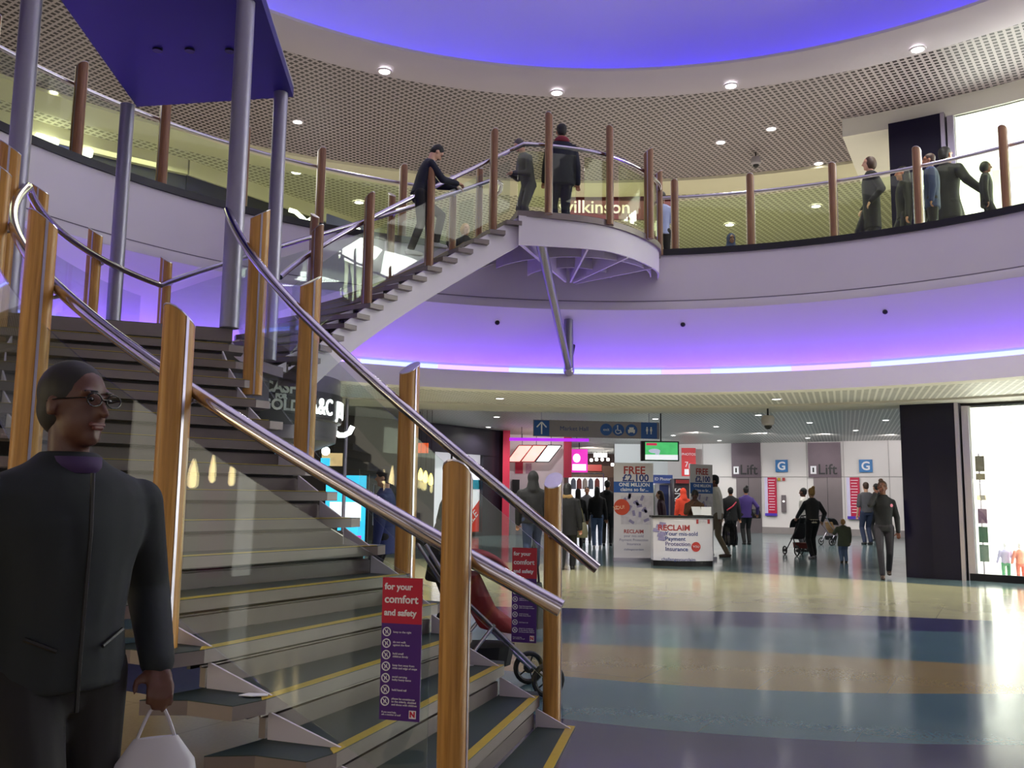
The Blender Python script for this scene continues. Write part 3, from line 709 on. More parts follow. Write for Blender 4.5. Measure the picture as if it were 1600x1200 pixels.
mini(1572, 12.6, mat('lilac_top', 'b9b4d6', .6), mat('green_trousers', '2d9a68', .6), 'child mannequin in lilac top and green trousers standing in the bright window')
mini(1595, 12.6, mat('coral_top', 'e58a76', .6), mat('coral_legs', 'd9695c', .6), 'child mannequin in coral clothes at the right edge of the bright window')

# ------------------------------------------------------------------ lift lobby at the far end of the hall
LA = at(1167, 760, 41.0); LB = at(1350, 760, 38.5); LA.z = LB.z = 0
ldir = (LB-LA).normalized()
def lw(px, off=0):   # point of the lift wall line seen in column px
    d = ray(px, 780); den = d.x*ldir.y-d.y*ldir.x
    t = (LA.x*ldir.y-LA.y*ldir.x)/den; q = Vector((d.x*t, d.y*t, 0)); return q+Vector((ldir.y, -ldir.x, 0))*off
def lz(px, py): q = lw(px); return at(px, py, q.y).z
def lwF(px, py, off=.0): q = lw(px, off); q.z = lz(px, py); return frame(q, ldir)
w0, w1 = lw(1040), lw(1430)
F = frame((w0+w1)/2, ldir); wl = (w1-w0).length
struct(panel(F, wl, 4.1, .2, WALLW, 'wall_lift', y=2.05, z=-.12))
for px in (1099, 1189, 1262, 1320, 1391):
    struct(panel(lwF(px, 760), .015, 3.9, .01, mat('joint_grey', '9a9494', .6), 'trim_12', y=lz(px, 833)*0-0, z=.0))
q = lwF(1250, 745); struct(panel(q, wl, .02, .01, mat('joint_grey', '9a9494', .6), 'trim_13', z=.0, x=.8))
struct(panel(F, wl, .28, .03, mat('skirting_grey', '8c8484', .5), 'baseboard_lift', y=.14, z=.0))
PANEL = mat('brushed_panel', '62565e', .36, .6, .1, 3); DOORM = mat('lift_door_steel', '857b7e', .34, .7, .06, 3)
SOFTR = mat('sign_crimson', 'b5143f', .4)
for n_, (pa, pb, lab) in enumerate(((1145, 1190, 'left'), (1265, 1316, 'right'))):
    a, b = lw(pa), lw(pb); wd = (b-a).length; m_ = (a+b)/2; FF = frame(m_, ldir); zt = lz(pa, 692); zm = lz(pa, 746)
    dr = struct(panel(FF, wd*.86, zm, .04, DOORM, 'door_%d' % (n_+1), y=zm/2, x=wd*.07, z=.02))
    struct(panel(FF, .015, zm, .05, DARK, 'door_gap', y=zm/2, x=wd*.07, z=.02)).parent = dr
    t = thing('lift_sign', 'brushed steel header over the %s lift door with black Lift lettering' % lab, 'sign')
    panel(FF, wd, zt-zm, .08, PANEL, 'header_panel', t, y=(zt+zm)/2, z=.05)
    text('Lift', .62, BLACK, t, FF, .12, zm+.32, .01, bold=.008); t.children[-1].location = ldir.cross(Vector((0, 0, 1)))*.1
    panel(FF, .24, .34, .02, WHITE, 'icon_plate', t, x=-wd*.34, y=zm+.32, z=.1); panel(FF, .07, .2, .02, BLACK, 'icon', t, x=-wd*.34, y=zm+.32, z=.115)
for px, lab in ((1223, 'square blue sign with a white G on the wall between the two lifts'), (1355, 'square blue sign with a white G on the wall right of the lifts')):
    FF = lwF(px, 728, .06); s_ = .53
    t = thing('level_sign', lab, 'sign'); panel(FF, s_, s_, .04, mat('level_blue', '2d74b4', .4), 'board', t)
    text('G', .5, WHITE, t, FF, 0, -.02, .03, bold=.012)
for px, lab, h0, h1 in ((1205, 'tall crimson store directory board between the two lifts', 746, 806), (1334, 'tall crimson store directory board right of the second lift', 746, 811)):
    a = lz(px, h0); b = lz(px, h1); FF = lwF(px, (h0+h1)/2, .06); hh = a-b
    t = thing('directory_board', lab, 'sign'); panel(FF, .52, hh, .05, mat('pale_edge', 'c9c2e0', .4), 'board', t)
    panel(FF, .38, hh*.93, .06, SOFTR, 'list_panel', t, x=.07, y=hh*.035); panel(FF, .52, hh*.07, .062, mat('violet_foot', '4a32a8', .4), 'foot_strip', t, y=-hh*.465)
    for i in range(12):
        panel(FF, .24 if i % 3 else .3, .022, .01, WHITE, 'print_line', t, x=.06-.02*(i % 2), y=hh*(.43-.07*i), z=.033)
FF = lwF(1225, 787, .05); t = thing('call_panel', 'steel lift call panel on the white wall between the lifts', 'panel'); panel(FF, .2, .75, .03, DOORM, 'plate', t); disc(FF, .03, .02, LAMP, 'button', t, y=.1, z=.02)
t = thing('notice_sticker', 'small yellow and red safety stickers beside the left directory board', 'sign'); FF = lwF(1222, 749, .04)
panel(FF, .12, .14, .01, YELLOW, 'sticker', t, x=-.1); panel(FF, .12, .14, .01, REDP, 'sticker', t, x=.1)
# wall left of the lifts with the photo booth, red poster and dark kiosk
wl0, wl1 = at(960, 760, 43), at(1045, 760, 43)
F = frame(((wl0.x+wl1.x)/2, 43, 0)); struct(panel(F, wl1.x-wl0.x, 4.1, .2, mat('cool_wall', 'd4d8da', .4, 0, .02, 1), 'wall_far', y=2.05))
def atF(px, py, Y): return frame(at(px, py, Y))
def S_(px, Y): return Y/FOC*px      # pixel count to metres at depth Y
t = thing('photo_booth', 'silver photo booth with blue header and a round bright lamp behind the banners', 'booth'); Y = 33
b = atz(1025, 845, 0); Y = 33; c = at(1021, 800, Y)
zt = at(1025, 742, Y).z
MB().box((c.x, Y+.7, zt/2), (S_(56, Y), 1.2, zt)).build('cabinet', mat('booth_silver', 'b4b4bc', .35, .3), t)
FF = frame((c.x, Y, 0)); panel(FF, S_(60, Y), .3, .06, mat('booth_blue', '3a4f94', .4), 'header', t, y=zt-.15, z=.0)
text('Passport & ID Photos', .15, WHITE, t, FF, 0, zt-.15, .04)
panel(FF, S_(14, Y), 1.5, .05, mat('curtain_navy', '1d2a5c', .7), 'curtain', t, x=S_(17, Y), y=1.2, z=-.07)
panel(FF, S_(22, Y), 1.5, .04, mat('booth_inside', '6d7270', .5), 'opening', t, x=-S_(8, Y), y=1.2, z=-.08)
disc(FF, S_(6.5, Y), .06, LAMP, 'lamp', t, x=-S_(4, Y)-.1, y=at(1037, 757, Y).z, z=.04)
t = thing('photo_kiosk', 'dark photo printing kiosk with white upright lettering behind the desk', 'kiosk'); Y = 31.9
c = at(1066, 780, Y); zt = at(1066, 748, Y).z; FF = frame((c.x, Y, 0))
MB().box((c.x, Y+.45, zt/2), (S_(24, Y), .8, zt)).build('cabinet', mat('kiosk_grey', '3a3036', .4), t)
panel(FF, S_(20, Y), .12, .04, REDP, 'header', t, y=zt-.1, z=.06)
text('SNAPS', .34, WHITE, t, Matrix.Translation((c.x-.15, Y+.02, 1.35))@Matrix.Rotation(pi/2, 4, 'X')@Matrix.Rotation(-pi/2, 4, 'Z'), 0, 0, .03)
for i, (px, py) in enumerate(((1050, 0), )): pass
t = thing('red_poster', 'tall red poster on the white wall above the dark photo kiosk', 'poster'); Y = 41.6
FF = atF(1076, 722, Y); panel(FF, S_(22, Y), S_(44, Y), .04, mat('poster_red', 'd0252f', .4), 'sheet', t)
text('PHOTOS', .16, WHITE, t, FF, 0, .35, .03); text('7p', .34, WHITE, t, FF, -.02, -.12, .03); panel(FF, .2, .26, .01, WHITE, 'print_block', t, x=-.1, y=-.45, z=.03)

# hanging direction sign
t = thing('direction_sign', 'long hanging direction sign with arrow, Market Hall and blue facility symbols', 'sign'); Y = 22.5
c0 = at(833, 671, Y); c1 = at(1030, 671, Y); FF = frame(((c0.x+c1.x)/2, Y, (c0.z+c1.z)/2), (1, 0, -.012))
W_ = c1.x-c0.x; H_ = S_(26, Y)
panel(FF, W_, H_, .05, mat('sign_grey', '8d8792', .4, .2), 'board', t)
def sx(px): return (px-931.5)*Y/FOC
panel(FF, S_(24, Y), S_(24, Y), .06, BLUE, 'arrow_tile', t, x=sx(846)); panel(FF, S_(25, Y), S_(25, Y), .06, BLUE, 'toilet_tile', t, x=sx(1014))
mb = MB(); ax_ = sx(846)
for a, b in (((ax_, -.15), (ax_, .15)), ((ax_, .15), (ax_-.12, .02)), ((ax_, .15), (ax_+.12, .02))): mb.tube([FF@Vector((*a, .035)), FF@Vector((*b, .035))], .017, 6)
mb.build('arrow', WHITE, t)
text('Market Hall', .15, NAVY, t, FF, sx(897), 0, .03)
for px in (947, 966, 986.5): disc(FF, S_(9.3, Y), .06, BLUE, 'symbol_disc', t, x=sx(px))
text('exit', .1, WHITE, t, FF, sx(947), 0, .035)
x0 = sx(966); mb = MB()
mb.sphere(FF@Vector((x0-.02, .095, .035)), .018)
mb.tube([FF@Vector(v) for v in ((x0-.02, .07, .035), (x0-.015, -.01, .035), (x0+.05, -.015, .035), (x0+.075, -.08, .035))], .012, 6)
mb.tube([FF@Vector((x0-.01+.06*cos(a), -.04+.055*sin(a), .035)) for a in span(2.2, 6.0, 12)], .009, 6); mb.build('wheelchair_symbol', WHITE, t)
x0 = sx(986.5); mb = MB()
for c_, s_ in (((0, -.02), (.17, .07)), ((0, .04), (.11, .06)), ((-.06, -.06), (.03, .03)), ((.06, -.06), (.03, .03))):
    pp = FF@Vector((x0+c_[0], c_[1], .035)); mb.box(pp, (s_[0], .01, s_[1]))
mb.build('car_symbol', WHITE, t)
x0 = sx(1014); mb = MB()
for dx in (-.05, .05):
    mb.sphere(FF@Vector((x0+dx, .07, .035)), .02); mb.tube([FF@Vector((x0+dx, .045, .035)), FF@Vector((x0+dx, -.02, .035))], .026, 8); mb.tube([FF@Vector((x0+dx, -.02, .035)), FF@Vector((x0+dx, -.09, .035))], .014, 6)
mb.build('people_symbol', WHITE, t)
for px in (846, 1014):
    q = at(px, 660, Y); MB().tube([(q.x, Y, q.z), (q.x, Y, 3.99)], .008, 6).build('hanger', STEEL, t)
# television hung from the ceiling
t = thing('hanging_television', 'wide television with a green and white picture hung from the ceiling', 'television'); Y = 25
FF = atF(1033, 705, Y); WW = S_(55, Y); HH = S_(31, Y)
panel(FF, WW, HH, .1, BLACK, 'casing', t); SG = mat('screen_green', '4fc070', .3, 0, .25, 5, emit=.8)
panel(FF, WW*.92, HH*.88, .02, SG, 'screen', t, z=.05)
panel(FF, WW*.92, HH*.25, .02, mat('screen_white', 'f2f2fa', .3, emit=.8), 'screen_footer', t, y=-HH*.31, z=.055)
panel(FF, WW*.3, HH*.12, .02, mat('screen_red', 'd8305a', .3, emit=.7), 'screen_caption', t, x=-WW*.28, y=HH*.34, z=.056)
mb = MB(); mb.sphere(FF@Vector((-WW*.2, 0, .07)), (.16, .01, .06)); mb.sphere(FF@Vector((-WW*.12, -.03, .07)), (.07, .01, .08)); mb.build('screen_picture', mat('screen_pic', 'c8cfe6', .3, emit=.6), t)
panel(FF, .08, HH*1.0, .16, BLACK, 'side_screen', t, x=-WW*.53, z=-.06)
q = at(1033, 690, Y); MB().tube([(q.x, Y+.05, q.z), (q.x, Y+.05, 3.99)], .02, 8).build('ceiling_pole', DARK, t)
# dome cameras
def cctv(px, py0, py1, Y, zc, lab):
    p = at(px, (py0+py1)/2, Y); r = S_((py1-py0)/2, Y); t = thing('dome_camera', lab, 'camera', p)
    MB().lathe([(.001, r), (r*.75, r*.95), (r*.95, r*.5), (r*.9, -r*.2), (r*.62, -r*.45), (.001, -r*.45)], (0, 0), n=20).build('housing', mat('camera_grey', 'a9a4a8', .4), t, smooth='auto')
    MB().sphere((0, 0, -r*.45), (r*.55, r*.55, r*.55), 16, 10).build('lens_dome', BLACK, t, smooth=True)
    MB().tube([(0, 0, r*.9), (0, 0, zc-p.z)], r*.13, 8).build('mount', DARK, t)
cctv(1200, 649, 671, 19, 4.0, 'grey dome security camera under the low ceiling near the lifts')
cctv(1181, 245, 263, 20.5, 9.54, 'grey dome security camera under the upper gallery ceiling')

# ------------------------------------------------------------------ market hall beyond: columns, light boxes, stalls
Yc = 35
for px0, px1, py, lab in ((785, 796, 678, 'slim crimson column beside the dark shop front'), (881, 893, 694, 'crimson column at the entrance of the market hall')):
    Y = Yc if px0 < 800 else 37; a = at(px0, 760, Y).x; b = at(px1, 760, Y).x
    zb = 0 if px0 < 800 else at(885, 746, Y).z
    o = MB().box(((a+b)/2, Y+.2, (zb+4)/2), (b-a, .4, 4-zb)).build('column', PINK); tag(o, lab, 'column')
# dark shop front with poster window
DKF = mat('dark_front', '221f2a', .3, 0, .1, 3)
def fwall(pa, pb, Ya, Yb, z0, z1, m, name, th=.15):
    a = at(pa, 760, Ya); b = at(pb, 760, Yb); a.z = b.z = 0; d = (b-a); FF = frame((a+b)/2, d); return panel(FF, d.length, z1-z0, th, m, name, y=(z0+z1)/2), FF, d.length
def fz(py, Y, px=700): return at(px, py, Y).z
o, FF, L = fwall(640, 786, 31, 35.5, fz(708, 33), 4.0, DKF, 'wall_dark_upper'); struct(o)
o, _, _ = fwall(752, 786, 34.4, 35.5, 0, fz(708, 33)+.1, DKF, 'wall_dark_right'); struct(o)
o, _, _ = fwall(640, 676, 31, 32.2, 0, fz(708, 33)+.1, DKF, 'wall_dark_left'); struct(o)
o, _, _ = fwall(676, 753, 32.2, 34.4, 0, .12, DKF, 'trim_14'); struct(o)
t = thing('sale_poster', 'tall white window poster with a red SALE corner in the dark shop front', 'poster')
a = at(677, 760, 32.6); b = at(752, 760, 34.7); a.z = b.z = 0; FF = frame((a+b)/2, b-a); L = (b-a).length; zb, zt = fz(845, 33.5), fz(708, 33.5); zb = max(.15, zb)
panel(FF, L, zt-zb, .04, mat('poster_white', 'e6e4ec', .4, 0, .05, 1, emit=.55), 'sheet', t, y=(zt+zb)/2)
MB().add([FF@Vector(v) for v in ((L/2, zb, .03), (L/2, zb+1.3, .03), (-.1, zb, .03))], [(0, 1, 2)]).build('red_corner', mat('sale_red', 'cf3a30', .4, emit=.3), t)
text('SALE', .42, WHITE, t, FF@Matrix.Translation((L*.27, zb+.42, .04))@Matrix.Rotation(.75, 4, 'Z'), 0, 0, .01)
panel(FF, L*.5, .35, .02, mat('poster_teal', '3f9fb8', .4, var=.3), 'picture_band', t, x=L*.25, y=zb+1.75, z=.03)
for dx in (-.45, .1): MB().box(FF@Vector((dx, zt-.25, .06)), (.07, .05, .4)).build('hook', DARK, t)
# phone shop with light boxes
o, _, _ = fwall(796, 881, 37.5, 37.5, 0, 4.0, mat('booth_white', 'dcd2d6', .4, 0, .05, 1), 'wall_phone_shop'); struct(o)
for i, (px, col) in enumerate(((816, LBOXP), (838, LBOXP), (861, LBOX))):
    Y = 36.6; c = at(px-4, 709, Y); FF = frame(c); wq = S_(24, Y)/2; hq = S_(26, Y)/2; sk = .22
    t = thing('menu_light_box', ('left', 'middle', 'right')[i]+' one of three slanting lit boxes over the phone counter', 'light box')
    q = [(-wq-sk, -hq), (wq-.08-sk, -hq), (wq+sk, hq), (-wq+.05+sk, hq)]
    m = MB(); m.add([FF@Vector((x, y, z)) for z in (0, .08) for x, y in q], [(0, 3, 2, 1), (4, 5, 6, 7), (0, 1, 5, 4), (1, 2, 6, 5), (2, 3, 7, 6), (3, 0, 4, 7)]); m.build('lit_face', col, t)
    m = MB()
    for a, b in zip(q, q[1:]+q[:1]): m.tube([FF@Vector((*a, .09)), FF@Vector((*b, .09))], .02, 6)
    m.build('frame', REDP if i < 2 else DARK, t); MB().tube([FF@Vector((.1, hq, .04)), FF@Vector((.1, 4.0-c.z-.01, .04))], .012, 6).build('hanging_rod', DARK, t); MB().tube([FF@Vector((0, 0, .0)), FF@Vector((0, 0, -.85))], .02, 6).build('wall_bracket', DARK, t)
for px, py, ww, hh, lab in ((811, 731, 12, 18, 'small crimson notice below the left lit box'), (826, 732, 9, 16, 'small framed notice below the middle lit box')):
    FF = atF(px, py, 37.40); o = panel(FF, S_(ww, 37.3), S_(hh, 37.3), .03, SOFTR if px < 820 else mat('notice_lilac', 'b08aa0', .5, var=.4, scale=20), 'notice'); tag(o, lab, 'notice')
o = MB().box(at(806, 760, 37.31), (.3, .2, .55)).build('card_machine', BLACK); tag(o, 'black payment terminal mounted behind the hooded man', 'machine')
o, _, _ = fwall(797, 878, 36.2, 36.2, 0, fz(786, 36.2), mat('counter_grey', '8f8a90', .5), 'shop_counter', .5); tag(o, 'pale grey phone shop counter between the crimson columns', 'counter')
# violet lit strip over the counters
o = MB().box(at(858, 687, 33), (S_(124, 33), .12, S_(4.5, 33))).build('violet_light_strip', mat('violet_glow', 'a828f0', .5, 0, .4, 1.5, emit=1.1)); tag(o, 'glowing violet strip light running above the phone counter', 'light'); pv = at(858, 685, 33); rod(pv+Vector((-1, 0, 0)), 3.99, o); rod(pv+Vector((1, 0, 0)), 3.99, o)
t = thing('magenta_sign', 'glowing magenta shop sign with white shapes deeper in the market hall', 'sign'); Y = 42
FF = atF(905, 720, Y); panel(FF, S_(26, Y), S_(36, Y), .1, mat('magenta_glow', 'd028a8', .4, 0, .1, 2, emit=.9), 'face', t)
mb = MB(); mb.sphere(FF@Vector((-.12, .12, .06)), (.17, .01, .2)); mb.box(FF@Vector((0, -.3, .06)), (.62, .01, .28)); mb.build('white_shape', LBOX, t); MB().tube([FF@Vector((0, .4, 0)), FF@Vector((0, 3.98-FF.translation.z, 0))], .02, 6).build('hanging_rod', DARK, t)
# back of the market hall
struct(MB().box((at(925, 760, 56).x, 57, 2), (16, .2, 4.4)).build('wall_market', mat('market_brown', '6d5248', .6, 0, .35, .8)))
o = MB().box((at(918, 766, 54).x, 54, 1.35), (S_(60, 54), .3, 2.7)).build('lit_stall_front', mat('stall_glow', 'f4f4ff', .5, 0, .05, 1, emit=1.2)); tag(o, 'bright white stall front glowing at the back of the market hall', 'stall')
o = MB().box(at(938, 710, 52), (S_(20, 52), .4, S_(9, 52))).build('ceiling_lamp', LBOX); tag(o, 'square bright lamp hanging inside the market hall', 'light')
for px, py in ((939, 701), (924, 719), (932, 718), (941, 718), (950, 718), (957, 726)):
    o = MB().sphere(at(px, py, 50), .09).build('spot_lamp', LAMP, smooth=True); tag(o, 'tiny round spot lamp glowing inside the market hall', 'light', 'market hall spot lamps'); rod(at(px, py, 50)+Vector((0, 0, .08)), 3.99, o)
for i, px in enumerate((896, 905, 914, 923, 933)):
    p = at(px, 748, 44); t = thing('hanging_garment', 'garment hanging in the row at the top of the market stall', 'clothing', p, 0, 'garments hanging at the stall')
    MB().loft([((0, 0, -.5), .13, .05), ((0, 0, -.1), .12, .05), ((0, 0, .02), .05, .03)], n=10).build('garment', mat('cloth_%d' % (i % 3), ('7d8490', 'a05a52', 'c7b9ac')[i % 3], .8), t); MB().tube([(0, 0, 0), (0, 0, .12)], .01, 6).build('hook', STEEL, t)
t = thing('garment_rail', 'thin metal rail holding garments at the front of the market stall', 'rail'); a = at(888, 740, 44); b = at(943, 740, 44)
MB().tube([a, b], .025, 8).build('rail', STEEL, t); MB().tube([(b.x, b.y, b.z), (b.x, b.y, 0)], .025, 8).build('upright', STEEL, t); MB().tube([(a.x, a.y, a.z), (a.x, a.y, 0)], .025, 8).build('upright', STEEL, t)
t = thing('market_beam', 'brown bulkhead with red trim crossing over the market stalls', 'bulkhead'); o = MB().box(at(925, 737, 49), (S_(80, 49), .3, S_(18, 49))).build('beam', mat('beam_brown', '4f3a34', .6), t); MB().box(at(920, 731, 48.8), (S_(40, 49), .1, S_(10, 49))).build('red_trim', REDP, t)

# ------------------------------------------------------------------ banners and reclaim desk
def blotch(name):
    return mat(name, 'c9c3cf', .5, 0, .35, 9)
NOTE = blotch('banknote_print'); PAPER = mat('banner_paper', 'd9d4dc', .45, 0, .05, 2)
def banner(t, FF, W, H, curved=False):
    panel(FF, W, H, .02, PAPER, 'sheet', t, y=H/2+.06)
    text('FREE', W*.27, REDP, t, FF, W*.02, H*.945, .012, bold=.006); text('£2,100', W*.245, NAVY, t, FF, W*.05, H*.865, .012, bold=.006)
    panel(FF, W, H*.115, .022, BLUE, 'blue_band', t, y=H*.77, z=.002)
    text('ONE MILLION', W*.125, WHITE, t, FF, W*.02, H*.795, .014, bold=.003); text('claims so far...', W*.125, WHITE, t, FF, W*.02, H*.745, .014, bold=.002)
    panel(FF, W*.8, H*.3, .004, NOTE, 'banknote_picture', t, x=W*.08, y=H*.53, z=.011)
    rnd = random.Random(3); mb = MB()
    for i in range(16):
        x = W*(-.25+.65*rnd.random()); y = H*(.4+.28*rnd.random()); a = rnd.random()*3; wv = W*.07; hv = W*.035
        q = [FF@Vector((x+wv*i_*cos(a)-hv*j*sin(a), y+wv*i_*sin(a)+hv*j*cos(a), .0145)) for i_, j in ((-1, -1), (1, -1), (1, 1), (-1, 1))]; mb.add(q, [(0, 1, 2, 3)])
    mb.build('banknote_print', mat('note_violet', '8f87b0', .5, 0, .3, 14), t)
    disc(FF, W*.2, .01, mat('badge_orange', 'c8482c', .4), 'badge', t, x=-W*.3, y=H*.56, z=.016)
    text('YOU!', W*.12, mat('badge_cream', 'f0d8b0', .5), t, FF@Matrix.Rotation(.15, 4, 'Z'), -W*.17, H*.57, .024); text('for\nyou', W*.06, WHITE, t, FF, -W*.42, H*.555, .024)
    text('RECLAIM', W*.125, REDP, t, FF, 0, H*.305, .012, bold=.003)
    for i, l in enumerate(('your mis-sold', 'Payment Protection', 'Insurance')): text(l, W*.09, mat('violet_print', '6b6494', .5), t, FF, 0, H*(.26-.042*i), .012)
    text('challengeyourclaim', W*.065, NAVY, t, FF, 0, H*.12, .012)
p = atz(1022, 878, 0)
Yb = 21.6; a = at(959, 800, Yb); b = at(1021, 800, Yb); W = b.x-a.x; H = at(990, 722, Yb).z
t = thing('roll_up_banner', 'left roll-up banner reading FREE £2,100 behind the reclaim desk', 'banner'); FF = frame(((a.x+b.x)/2, Yb, 0), (1, 0, 0))
banner(t, FF, W, H-.08); MB().box(((a.x+b.x)/2, Yb, .04), (W*1.02, .2, .08)).build('base', STEEL, t)
Yb = 22.0; a = at(1072, 800, Yb); b = at(1121, 800, Yb); H = at(1090, 724, Yb).z
t = thing('roll_up_banner', 'right roll-up banner turned aside behind the man at the desk', 'banner')
FF = frame(((a.x+b.x)/2+.02, Yb+.1, 0), (.8, .55, 0)); banner(t, FF, .76, H-.08)
MB().box(((a.x+b.x)/2+.02, Yb+.1, .04), (.8, .2, .08), rz=.6).build('base', STEEL, t)
# desk
t = thing('reclaim_desk', 'curved white promotion counter reading RECLAIM with a black top and base', 'counter'); Yd = 20.2
a = at(1021, 885, Yd); b = at(1114, 885, Yd); cx_ = (a.x+b.x)/2; Wd = b.x-a.x; zt = at(1066, 806, Yd).z
def arcp(R, n=16, k=1): 
    return [(cx_+Wd/2*u, Yd-.22*(1-u*u)*k) for u in span(-1, 1, n)]
front = arcp(1); back = [(cx_+Wd/2, Yd+.35), (cx_-Wd/2, Yd+.35)]
MB().prism(front+back, .12, zt-.04).build('front_panel', PAPER, t, smooth='auto')
MB().prism([(x, y+.03) for x, y in front]+back, 0, .12).build('plinth', BLACK, t)
MB().prism([(cx_+(x-cx_)*1.04, y-.04) for x, y in front]+[(cx_+(x-cx_)*1.04, y+.05) for x, y in back], zt-.04, zt).build('desk_top', BLACK, t)
def bendd(p):
    u = max(-1, min(1, (p.x)/(Wd/2))); return Vector((cx_+p.x, Yd-.22*(1-u*u)-.004-p.z, p.y))
zs = zt/79.0
text('RECLAIM', .17, REDP, t, None, -Wd*.17, zt-19*zs, .004, bold=.004, bend=bendd)
for i, (l, m_) in enumerate((('Your mis-sold', NAVY), ('Payment', NAVY), ('Protection', REDP), ('Insurance', NAVY))): text(l, .125, m_ if i != 2 else mat('violet_print', '6b6494', .5), t, None, -Wd*.32, zt-(28+8*i)*zs, .004, 'LEFT', bend=bendd, bold=.001)
text('challengeyourclaim', .095, NAVY, t, None, -Wd*.1, zt-68*zs, .004, bend=bendd)
text('sign up', .08, WHITE, t, None, Wd*.32, zt-8*zs, .012, bend=bendd)
mb = MB(); mb.add([bendd(Vector((x, y, .003))) for x, y in ((Wd*.2, zt-5*zs), (Wd*.45, zt-5*zs), (Wd*.45, zt-12*zs), (Wd*.2, zt-12*zs))], [(0, 1, 2, 3)]); mb.build('red_label', REDP, t)
mb = MB(); mb.add([bendd(Vector((Wd*.19+.105*cos(k*pi/12), zt-48*zs+.105*sin(k*pi/12), .004))) for k in range(24)], [tuple(range(24))]); mb.build('badge', mat('badge_red', 'b8302c', .4), t)
text('YOU', .07, WHITE, t, None, Wd*.19, zt-48*zs, .01, bend=bendd)
mb = MB(); rnd = random.Random(5)
for i in range(7):
    x = Wd*(-.46+.11*rnd.random()); y = zt-(10+28*rnd.random())*zs; mb.add([bendd(Vector((x+dx, y+dy, .003))) for dx, dy in ((-.07, -.03), (.06, -.05), (.08, .03), (-.05, .05))], [(0, 1, 2, 3)])
mb.build('banknote_print', mat('note_violet', '8f87b0', .5, 0, .3, 14), t)
for (dx, rz_) in ((.30, .3), (.62, -.2)):
    o = MB().box((cx_+Wd*dx*.5+.12, Yd+.02, zt+.11), (.22, .012, .2), Matrix.Rotation(rz_, 3, 'Z')@Matrix.Rotation(-.45, 3, 'X')).build('paper_sheet', WHITE); tag(o, ('white sheet of paper propped up in front of the man at the desk' if dx < .5 else 'second white sheet leaning at the right end of the desk top'), 'paper')

# ------------------------------------------------------------------ jewellery kiosk, screens and dark cafe behind the stair
KX, KY, KR = -4.24, 14.5, 1.46; KZ = 3.3
t = thing('jewellery_kiosk', 'round grey jewellery kiosk with CASH FOR GOLD and A&C sign band', 'kiosk')
kz = lambda py: at(500, py, KY-.6).z
MB().lathe([(KR-.1, KZ), (KR, KZ-.02), (KR, kz(612)), (KR+.03, kz(612)), (KR+.03, kz(656)), (KR-.02, kz(658)), (KR-.05, kz(688)), (KR-.35, kz(700)), (KR-.6, kz(702))], (KX, KY), n=64).build('canopy_drum', mat('kiosk_band', '6d6a74', .35, .3), t, smooth='auto')
MB().lathe([(KR+.035, kz(655)), (KR+.04, kz(655)), (KR+.04, kz(613)), (KR+.035, kz(613))], (KX, KY), -1.35, .3, 40, closed_prof=True).build('sign_band', mat('band_dark', '24232c', .4), t)
MB().lathe([(.001, KZ), (KR-.1, KZ)], (KX, KY), n=48).build('roof', OFFW, t)
MB().lathe([(KR-.38, kz(703)), (KR-.8, kz(712)), (.001, kz(712))], (KX, KY), n=48).build('lit_underside', mat('kiosk_blue_glow', '6f9fc8', .3, 0, .3, 3, emit=.5), t)
MB().tube([(KX, KY, 0), (KX, KY, 3.0)], .3, 24).build('core_column', mat('kiosk_core', '565a60', .4), t, smooth='auto')
MB().lathe([(1.2, 0), (1.2, .95), (1.15, 1.0)], (KX, KY), n=48).build('counter', mat('kiosk_counter', '4a4548', .3), t, smooth='auto')
MB().lathe([(1.1, 1.0), (1.1, 1.35), (.5, 1.35)], (KX, KY), n=48).build('glass_case', GLASS, t)
def bk(R, a0, z0):
    def f(p): a = a0+p.x/R; return Vector((KX+(R+p.z)*cos(a), KY+(R+p.z)*sin(a), z0+p.y))
    return f
GL = mat('letter_glow', 'ffffff', .4, 0, 0, emit=3)
text('A&C  JEWELLERS', .36, GL, t, None, 0, 0, .01, 'LEFT', sx=.8, bend=bk(KR+.05, -.66, kz(637)), bold=.001)
MB().lathe([(KR+.05, kz(668)), (KR+.055, kz(668)), (KR+.055, kz(604)), (KR+.05, kz(604))], (KX, KY), -1.166, -.774, 20, closed_prof=True).build('gold_board', mat('board_slate', '34383a', .5), t)
LG = mat('letter_pale', 'c4ccc8', .5)
for s_, y, sz in (('CASH', 614, .22), ('FOR', 627, .09), ('GOLD', 640, .22)): text(s_, sz, LG, t, None, 0, 0, .006, bend=bk(KR+.06, -.97, kz(y)), bold=.008)
# advertising screen
t = thing('advertising_screen', 'tall glowing cyan advertising screen with a magenta foot behind the stair', 'screen'); Y = 25
a = at(505, 790, Y); b = at(575, 790, Y); zt = at(540, 741, Y).z; cx2 = (a.x+b.x)/2; FF = frame((cx2, Y, 0)); Wd2 = b.x-a.x
panel(FF, Wd2, zt, .15, DARK, 'casing', t, y=zt/2, z=-.08); CYG = mat('screen_cyan', '38b8f0', .4, 0, .35, 1.4, emit=1.5)
panel(FF, Wd2*.9, zt*.93, .02, CYG, 'screen', t, y=zt*.52, z=.01)
panel(FF, Wd2*.7, zt*.25, .02, mat('screen_pale', 'e8fbff', .4, 0, .1, 2, emit=1.6), 'screen_picture', t, y=zt*.5, z=.02)
panel(FF, Wd2*.75, zt*.16, .02, mat('screen_magenta', 'd838b8', .4, 0, .3, 8, emit=1.2), 'screen_footer', t, y=zt*.1, z=.02)
